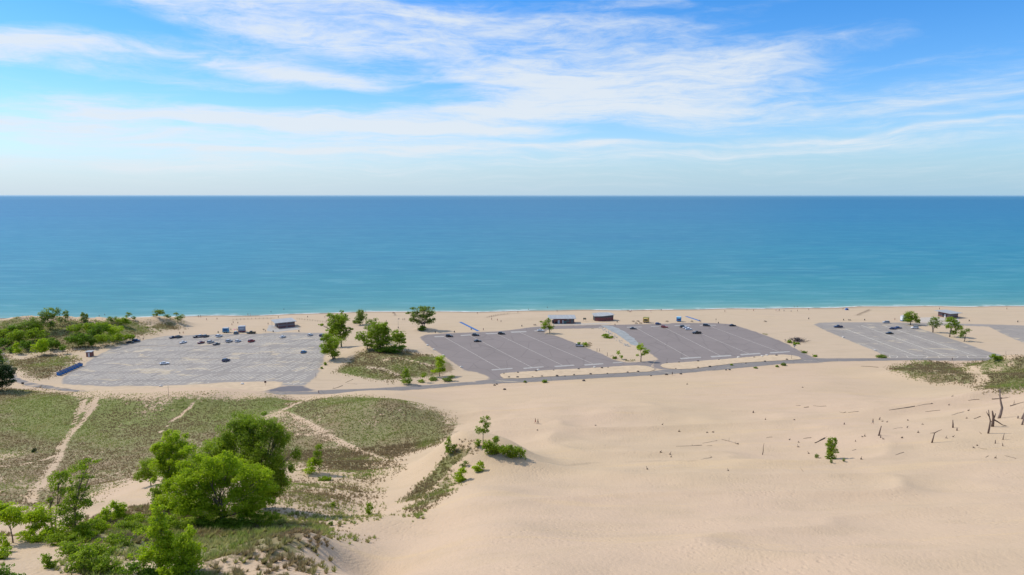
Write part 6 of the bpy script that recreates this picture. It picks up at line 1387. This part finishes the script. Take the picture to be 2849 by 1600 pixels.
for i, (px, py) in enumerate(SM):
    mb = MB(); r = random.Random(i + 50); s = mpp(*P(px, py)); L = r.uniform(1.4, 3.4) * s; a = r.uniform(-.4, .4)
    mb.tube([(-L, r.gauss(0, .1), .02), (-L * .3, 0, .12 * r.uniform(.6, 2)), (L * .4, r.gauss(0, .2), .1), (L, r.gauss(0, .3), .05)], [.05 + .02 * i % .05, .17 * r.uniform(.7, 1.4), .14, .05], 6)
    mb.tube([(0, 0, .1), (r.uniform(-.4, .4), .1, r.uniform(.3, .8))], [.09, .03], 5)
    ob = mb.build('wood_scrap', M_driftd if i % 3 else M_drift, None, smooth=True); ob.location = P(px, py); ob.rotation_euler = (0, 0, a)
    tag(ob, 'small dark scrap of wood lying on the open sand slope', 'driftwood', 'small scraps of wood on the sand slope')
# heap of brushwood
def heap():
    c = P(2218, 949); mb = MB(); r = random.Random(9)
    for i in range(230):
        q = r.uniform(0, 6.28); d = abs(r.gauss(0, .5)); x, y = cos(q) * d * 6.5, sin(q) * d * 4; h = max(.05, 2.0 * (1 - (x / 7.0) ** 2 - (y / 4.5) ** 2)) * r.random()
        L = r.uniform(.8, 3.2); a = r.uniform(0, 6.28); e = r.uniform(-.4, .7); mb.tube([(x, y, h), (x + cos(a) * L * .5, y + sin(a) * L * .5, max(.05, h + L * .25 * e)), (x + cos(a) * L, y + sin(a) * L, max(.05, h + L * .5 * e))], [.10, .08, .03], 4)
    o = mb.build('brushwood_heap', mat("grey brushwood", (0.12, 0.10, 0.10), .9, vary=.5, scale=1.0), None); o.location = c; tag(o, 'wide heap of grey brushwood on the sand right of the third lot', 'brush pile')
heap()

# ------------------------------------------------------------------ small furniture of the beach
def ground_at(px, py): return P(px, py)
def litter_bin():
    t = empty('litter_bin'); mb = MB(); mb.tube([(0, 0, 0), (0, 0, .95)], [.28, .31], 10); mb.build('bin_body', mat("dark bin", (0.05, 0.045, 0.04), .6), t)
    l = MB(); l.tube([(0, 0, .96), (0, 0, 1.04), (0, 0, 1.2)], [.33, .33, .14], 10); l.build('lid', M_dark, t); return t
def picnic_table():
    t = empty('picnic_table'); w = mat("brown planks", (0.13, 0.09, 0.06), .85)
    mb = MB(); [mb.box((0, y, .76), (1.9, .17, .05)) for y in (-.36, -.18, 0, .18, .36)]; mb.build('tabletop', w, t)
    for y in (-.72, .72): b = MB(); b.box((0, y, .45), (1.9, .26, .05)); b.build('bench', w, t)
    for x in (-.65, .65): f = MB(); f.tube([(x, -.7, 0), (x, -.3, .73)], .05, 4).tube([(x, .7, 0), (x, .3, .73)], .05, 4).tube([(x, -.8, .42), (x, .8, .42)], .045, 4); f.build('frame', w, t)
    return t
def place(proto, spec, what, cat, group, first=[True]):
    spec = sorted(spec, key=lambda q: q[0]); o = ordinals(len(spec))
    for i, q in enumerate(spec):
        t = proto if i == 0 else copy_tree(proto); t.location = P(q[0], q[1]); t.rotation_euler = (0, 0, (i * .7) % 3)
        tag(t, (o[i] + ' of ' if len(spec) > 2 else (['left', 'right'][i] + ' one of ')) + what, cat, group)
place(litter_bin(), [(607,926),(760,924),(831.6,923),(1108,913.5),(1211,926),(1264.5,925),(1311,918),(1452,908.5),(1998.6,900),(2347,891.5),(2405.7,891.5),(2250,888),(2831.6,896.5),(2696.4,894),(1717,897)], 'the dark litter bins along the beach side of the lots', 'bin', 'litter bins along the beach')
place(picnic_table(), [(1762,895.5),(1775,895),(1770,900.5),(1782,900.5),(1855.7,895.5),(1925,895.5),(2129,895.5),(2363,891.5),(1488,905)], 'the brown picnic tables on the sand', 'picnic table', 'picnic tables on the sand')
def boulder(px, py, size, label, m, seed):
    bm = bmesh.new(); bmesh.ops.create_icosphere(bm, subdivisions=2, radius=1); r = random.Random(seed)
    for v in bm.verts: v.co *= 1 + r.uniform(-.18, .18); v.co.z *= .7
    me = bpy.data.meshes.new('boulder'); bm.to_mesh(me); bm.free(); me.materials.append(m); o = link(bpy.data.objects.new('boulder', me)); o.location = P(px, py); o.scale = (size, size * .8, size); o.location.z += size * .3
    tag(o, label, 'boulder', 'boulders marking the edges of the lots')
M_wrock = mat("white limestone", (0.66, 0.62, 0.55), .9); M_drock = mat("dark stone", (0.10, 0.08, 0.065), .9)
WB = sorted([(1189,962),(1207,974),(1233.4,990.5),(1283,1022.8),(1497,1031),(1654,1023),(2054.5,995.5),(2120,992),(2133,989.5),(2346,939.5),(2435,976),(674,1069.5),(447,1075.5)]); oo = ordinals(len(WB))
for i, (a, b) in enumerate(WB): boulder(a, b, .85, oo[i] + ' of the white boulders marking the lot edges', M_wrock, i)
DB = [(1402,1040),(1441,1037.5),(1491.5,1033.5),(1540,1031.5),(1610,1028),(1675,1025),(1691.6,1023.5),(1416,1050.5),(1440,1050.5),(1481.5,1049.5),(1508,1048),(1550,1047),(1571.6,1047),(1597,1044),(1643,1041.8),(1689.6,1040),(1746,1036.7),(1775,1035),(1856,1011),(1889,1009),(1942,1005.8),(2000,1001.8),(2098,995),(2160,990),(1880,1026.5),(1942,1023.5),(1975,1020.8),(2075,1011),(2128,1006),(2189,1001.5),(1382,1069.5),(1376,1072.5),(1404,1084.5),(1811,1046),(1894,1041),(1854,1043),(2020,1030),(2030,1029.5),(1624,1060)]
for i, (a, b) in enumerate(DB):
    boulder(a, b, .5 + .25 * (i % 3) / 2, 'small dark stone beside the road along the brown lots', M_drock, i + 40)
# pale rubble beside the worn strip
def rubble():
    mb = MB(); r = random.Random(4); c = P(1740, 950)
    pts = [(1668,910),(1685,921),(1700,930),(1712,938),(1722,948),(1735,957),(1748,964)]
    for i in range(110):
        k = r.random() * (len(pts) - 1.001); j = int(k); q = k - j; a = P(pts[j][0] + (pts[j + 1][0] - pts[j][0]) * q + r.gauss(0, 3), pts[j][1] + (pts[j + 1][1] - pts[j][1]) * q + r.gauss(0, 1.2)) - c
        s = r.uniform(.3, 1.1); mb.box((a.x, a.y, a.z + .1), (s, s * .8, s * .6), r.uniform(0, 3), .6)
    o = mb.build('rubble', mat("pale broken concrete", (0.52, 0.47, 0.40), .9), None); o.location = c; tag(o, 'line of pale rubble along the bluish strip of the third lot', 'rubble', kind='stuff')
rubble()
# blue beach mats
def beach_mat(a, b, label):
    A = P(*a); B_ = P(*b); mb = MB(); d = (B_ - A); L = d.length; n = 14
    for i in range(n):
        p = A.lerp(B_, (i + .5) / n); mb.box((p.x - A.x, p.y - A.y, p.z - A.z + .06), (L / n * .97, 2.0, .05), math.atan2(d.y, d.x))
    o = mb.build('beach_mat', mat("blue access matting", (0.035, 0.13, 0.34), .8), None); o.location = A; tag(o, label, 'beach mat', 'blue mats leading over the sand')
beach_mat((1280,896), (1331,921.5), 'blue mat running over the sand to the second lot'); beach_mat((1909,880.5), (1947.5,893), 'blue mat running over the sand to the third lot')
# signs, poles and fences
def sign(px, py, h, label, w=.9, hh=.7, m=None, n=1, name='sign'):
    o = empty(name, P(px, py)); tag(o, label, 'sign')
    for k in range(2 if n > 1 else 1):
        x = (-w * .6 + k * w * 1.2) if n > 1 else 0; p = MB(); p.tube([(x, 0, -.2), (x, 0, h)], .06, 6); p.build('post', M_wood, o)
    b = MB(); b.box((0, -.06, h - hh / 2), (w * (1.6 if n > 1 else 1), .05, hh)); b.build('board', m or M_dark, o); return o
sign(1626.6, 894, 2.6, 'board on two posts between the shop and the hall', 1.4, 1.3, mat("olive board", (0.2, 0.19, 0.13), .8), 2)
sign(738.8, 1073, 2.4, 'sign with a square dark board on the sand at the front of the big lot', 1.0, 1.0, mat("dark brown board", (0.09, 0.05, 0.04), .7))
sign(733.7, 921.5, 1.6, 'low wide sign left of the left restroom block', 1.3, .45, M_dark)
sign(1992, 896, 2.4, 'thin sign right of the right blue mat', .7, .5, M_dark)
sign(2210, 972, 2.6, 'white sign leaning at the right rim of the third lot', .8, 1.1, M_fasc)
sign(64, 1073.5, 1.8, 'dark square sign at the bend of the lane, lower left', 1.2, 1.0, M_dark)
def pole(px, py, h, label, r=.05, m=None, name='pole', flag=False):
    o = empty(name, P(px, py)); tag(o, label, 'pole'); p = MB(); p.tube([(0, 0, -.3), (0, 0, h)], [r * 1.2, r * .8], 6); p.build('shaft', m or M_steel, o)
    q = MB(); (q.box((.5, 0, h - .3), (1.0, .04, .5)) if flag else q.box((0, 0, h), (.2, .2, .1))); q.build('flag' if flag else 'cap', CLOTH['grey'] if flag else M_steel, o)
pole(1108, 912, 6.6, 'tall thin pole with a small flag on the beach left of the fan-shaped tree', .07, None, 'flagpole', True)
pole(469.7, 1107, 5.2, 'thin tall pole rising from the green ridge in front of the big lot', .06, M_barkd)
pole(879, 1052, 2.8, 'short reddish post at the right rim of the big lot', .07, M_barkr, 'post')
pole(2202, 999, 2.8, 'short post at the right tip of the right sand island', .07, M_barkd, 'post'); pole(2798, 986, 1.8, 'short post on the sand right of the far right lot', .07, M_barkr, 'post')
pole(1661, 978, 1.9, 'left one of the two short posts on the rim of the second lot', .12, M_barkd, 'post'); pole(1668, 978, 1.9, 'right one of the two short posts on the rim of the second lot', .12, M_barkd, 'post'); pole(1689.5, 990, 2.0, 'short dark post by the lower right rim of the second lot', .14, M_barkd, 'post')
def fence(pts, label):
    W = [P(*q) for q in pts]; o = empty('sand_fence', W[0]); tag(o, label, 'fence'); pm = MB(); pm.box((0, 0, .5), (.12, .12, 1.4)); me = pm.mesh('post', M_wood)
    rail = MB()
    for i in range(len(W) - 1):
        L = (W[i + 1] - W[i]).length; n = max(2, int(L / 2.6))
        for k in range(n): q = W[i].lerp(W[i + 1], k / n) - W[0]; c = link(bpy.data.objects.new('post', me), o); c.location = q
        for z in (.45, .95): rail.tube([W[i] - W[0] + Vector((0, 0, z)), W[i + 1] - W[0] + Vector((0, 0, z))], .025, 4)
    rail.build('wire', M_wood, o)
fence([(648,891.5),(700,888.5),(765,887)], 'low fence on the sand left behind the left restroom block')
fence([(826,888.5),(870,893),(912,899)], 'low fence on the sand right of the left restroom block')
fence([(1355,884),(1385,877.5),(1420,873)], 'low dark fence along a sand hump above the second lot'); fence([(2385,878),(2405,869.5),(2420,863)], 'low fence slanting over the sand above the far right lot')
# sun shelter and a pink parasol
def shelter(px, py, label, m, s=1.0):
    o = empty('beach_tent', P(px, py)); tag(o, label, 'tent'); t = MB(); t.loft([[(-1.3 * s, -1 * s, 0), (1.3 * s, -1 * s, 0), (1.3 * s, 1 * s, 0), (-1.3 * s, 1 * s, 0)], [(-.9 * s, -.4 * s, 1.2 * s), (.9 * s, -.4 * s, 1.2 * s), (.9 * s, .6 * s, 1.2 * s), (-.9 * s, .6 * s, 1.2 * s)], [(-.2 * s, 0, 1.6 * s), (.2 * s, 0, 1.6 * s), (.2 * s, .2 * s, 1.6 * s), (-.2 * s, .2 * s, 1.6 * s)]]); t.build('canopy', m, o, smooth=False)
    d = MB(); d.box((0, -.86 * s, .5 * s), (1.2 * s, .1, .8 * s)); d.build('opening', M_dark, o)
shelter(2356, 862.5, 'bright blue beach tent near the water at the right', CLOTH['blue'])
def parasol(px, py, label, m, h=2.3):
    o = empty('parasol', P(px, py)); tag(o, label, 'parasol'); p = MB(); p.tube([(0, 0, 0), (0, 0, h)], .03, 6); p.build('pole', M_steel, o)
    c = MB(); c.tube([(0, 0, h - .45), (0, 0, h - .15), (0, 0, h + .05)], [1.25, .8, .05], 10); c.build('canopy', m, o)
parasol(653, 924, 'pink parasol behind the grey blue car between the food trailers', CLOTH['pink']); parasol(1095, 876.5, 'thin flat parasol by the water above the flagpole', CLOTH['brown'], 2.0)
print('objects', len(bpy.data.objects))
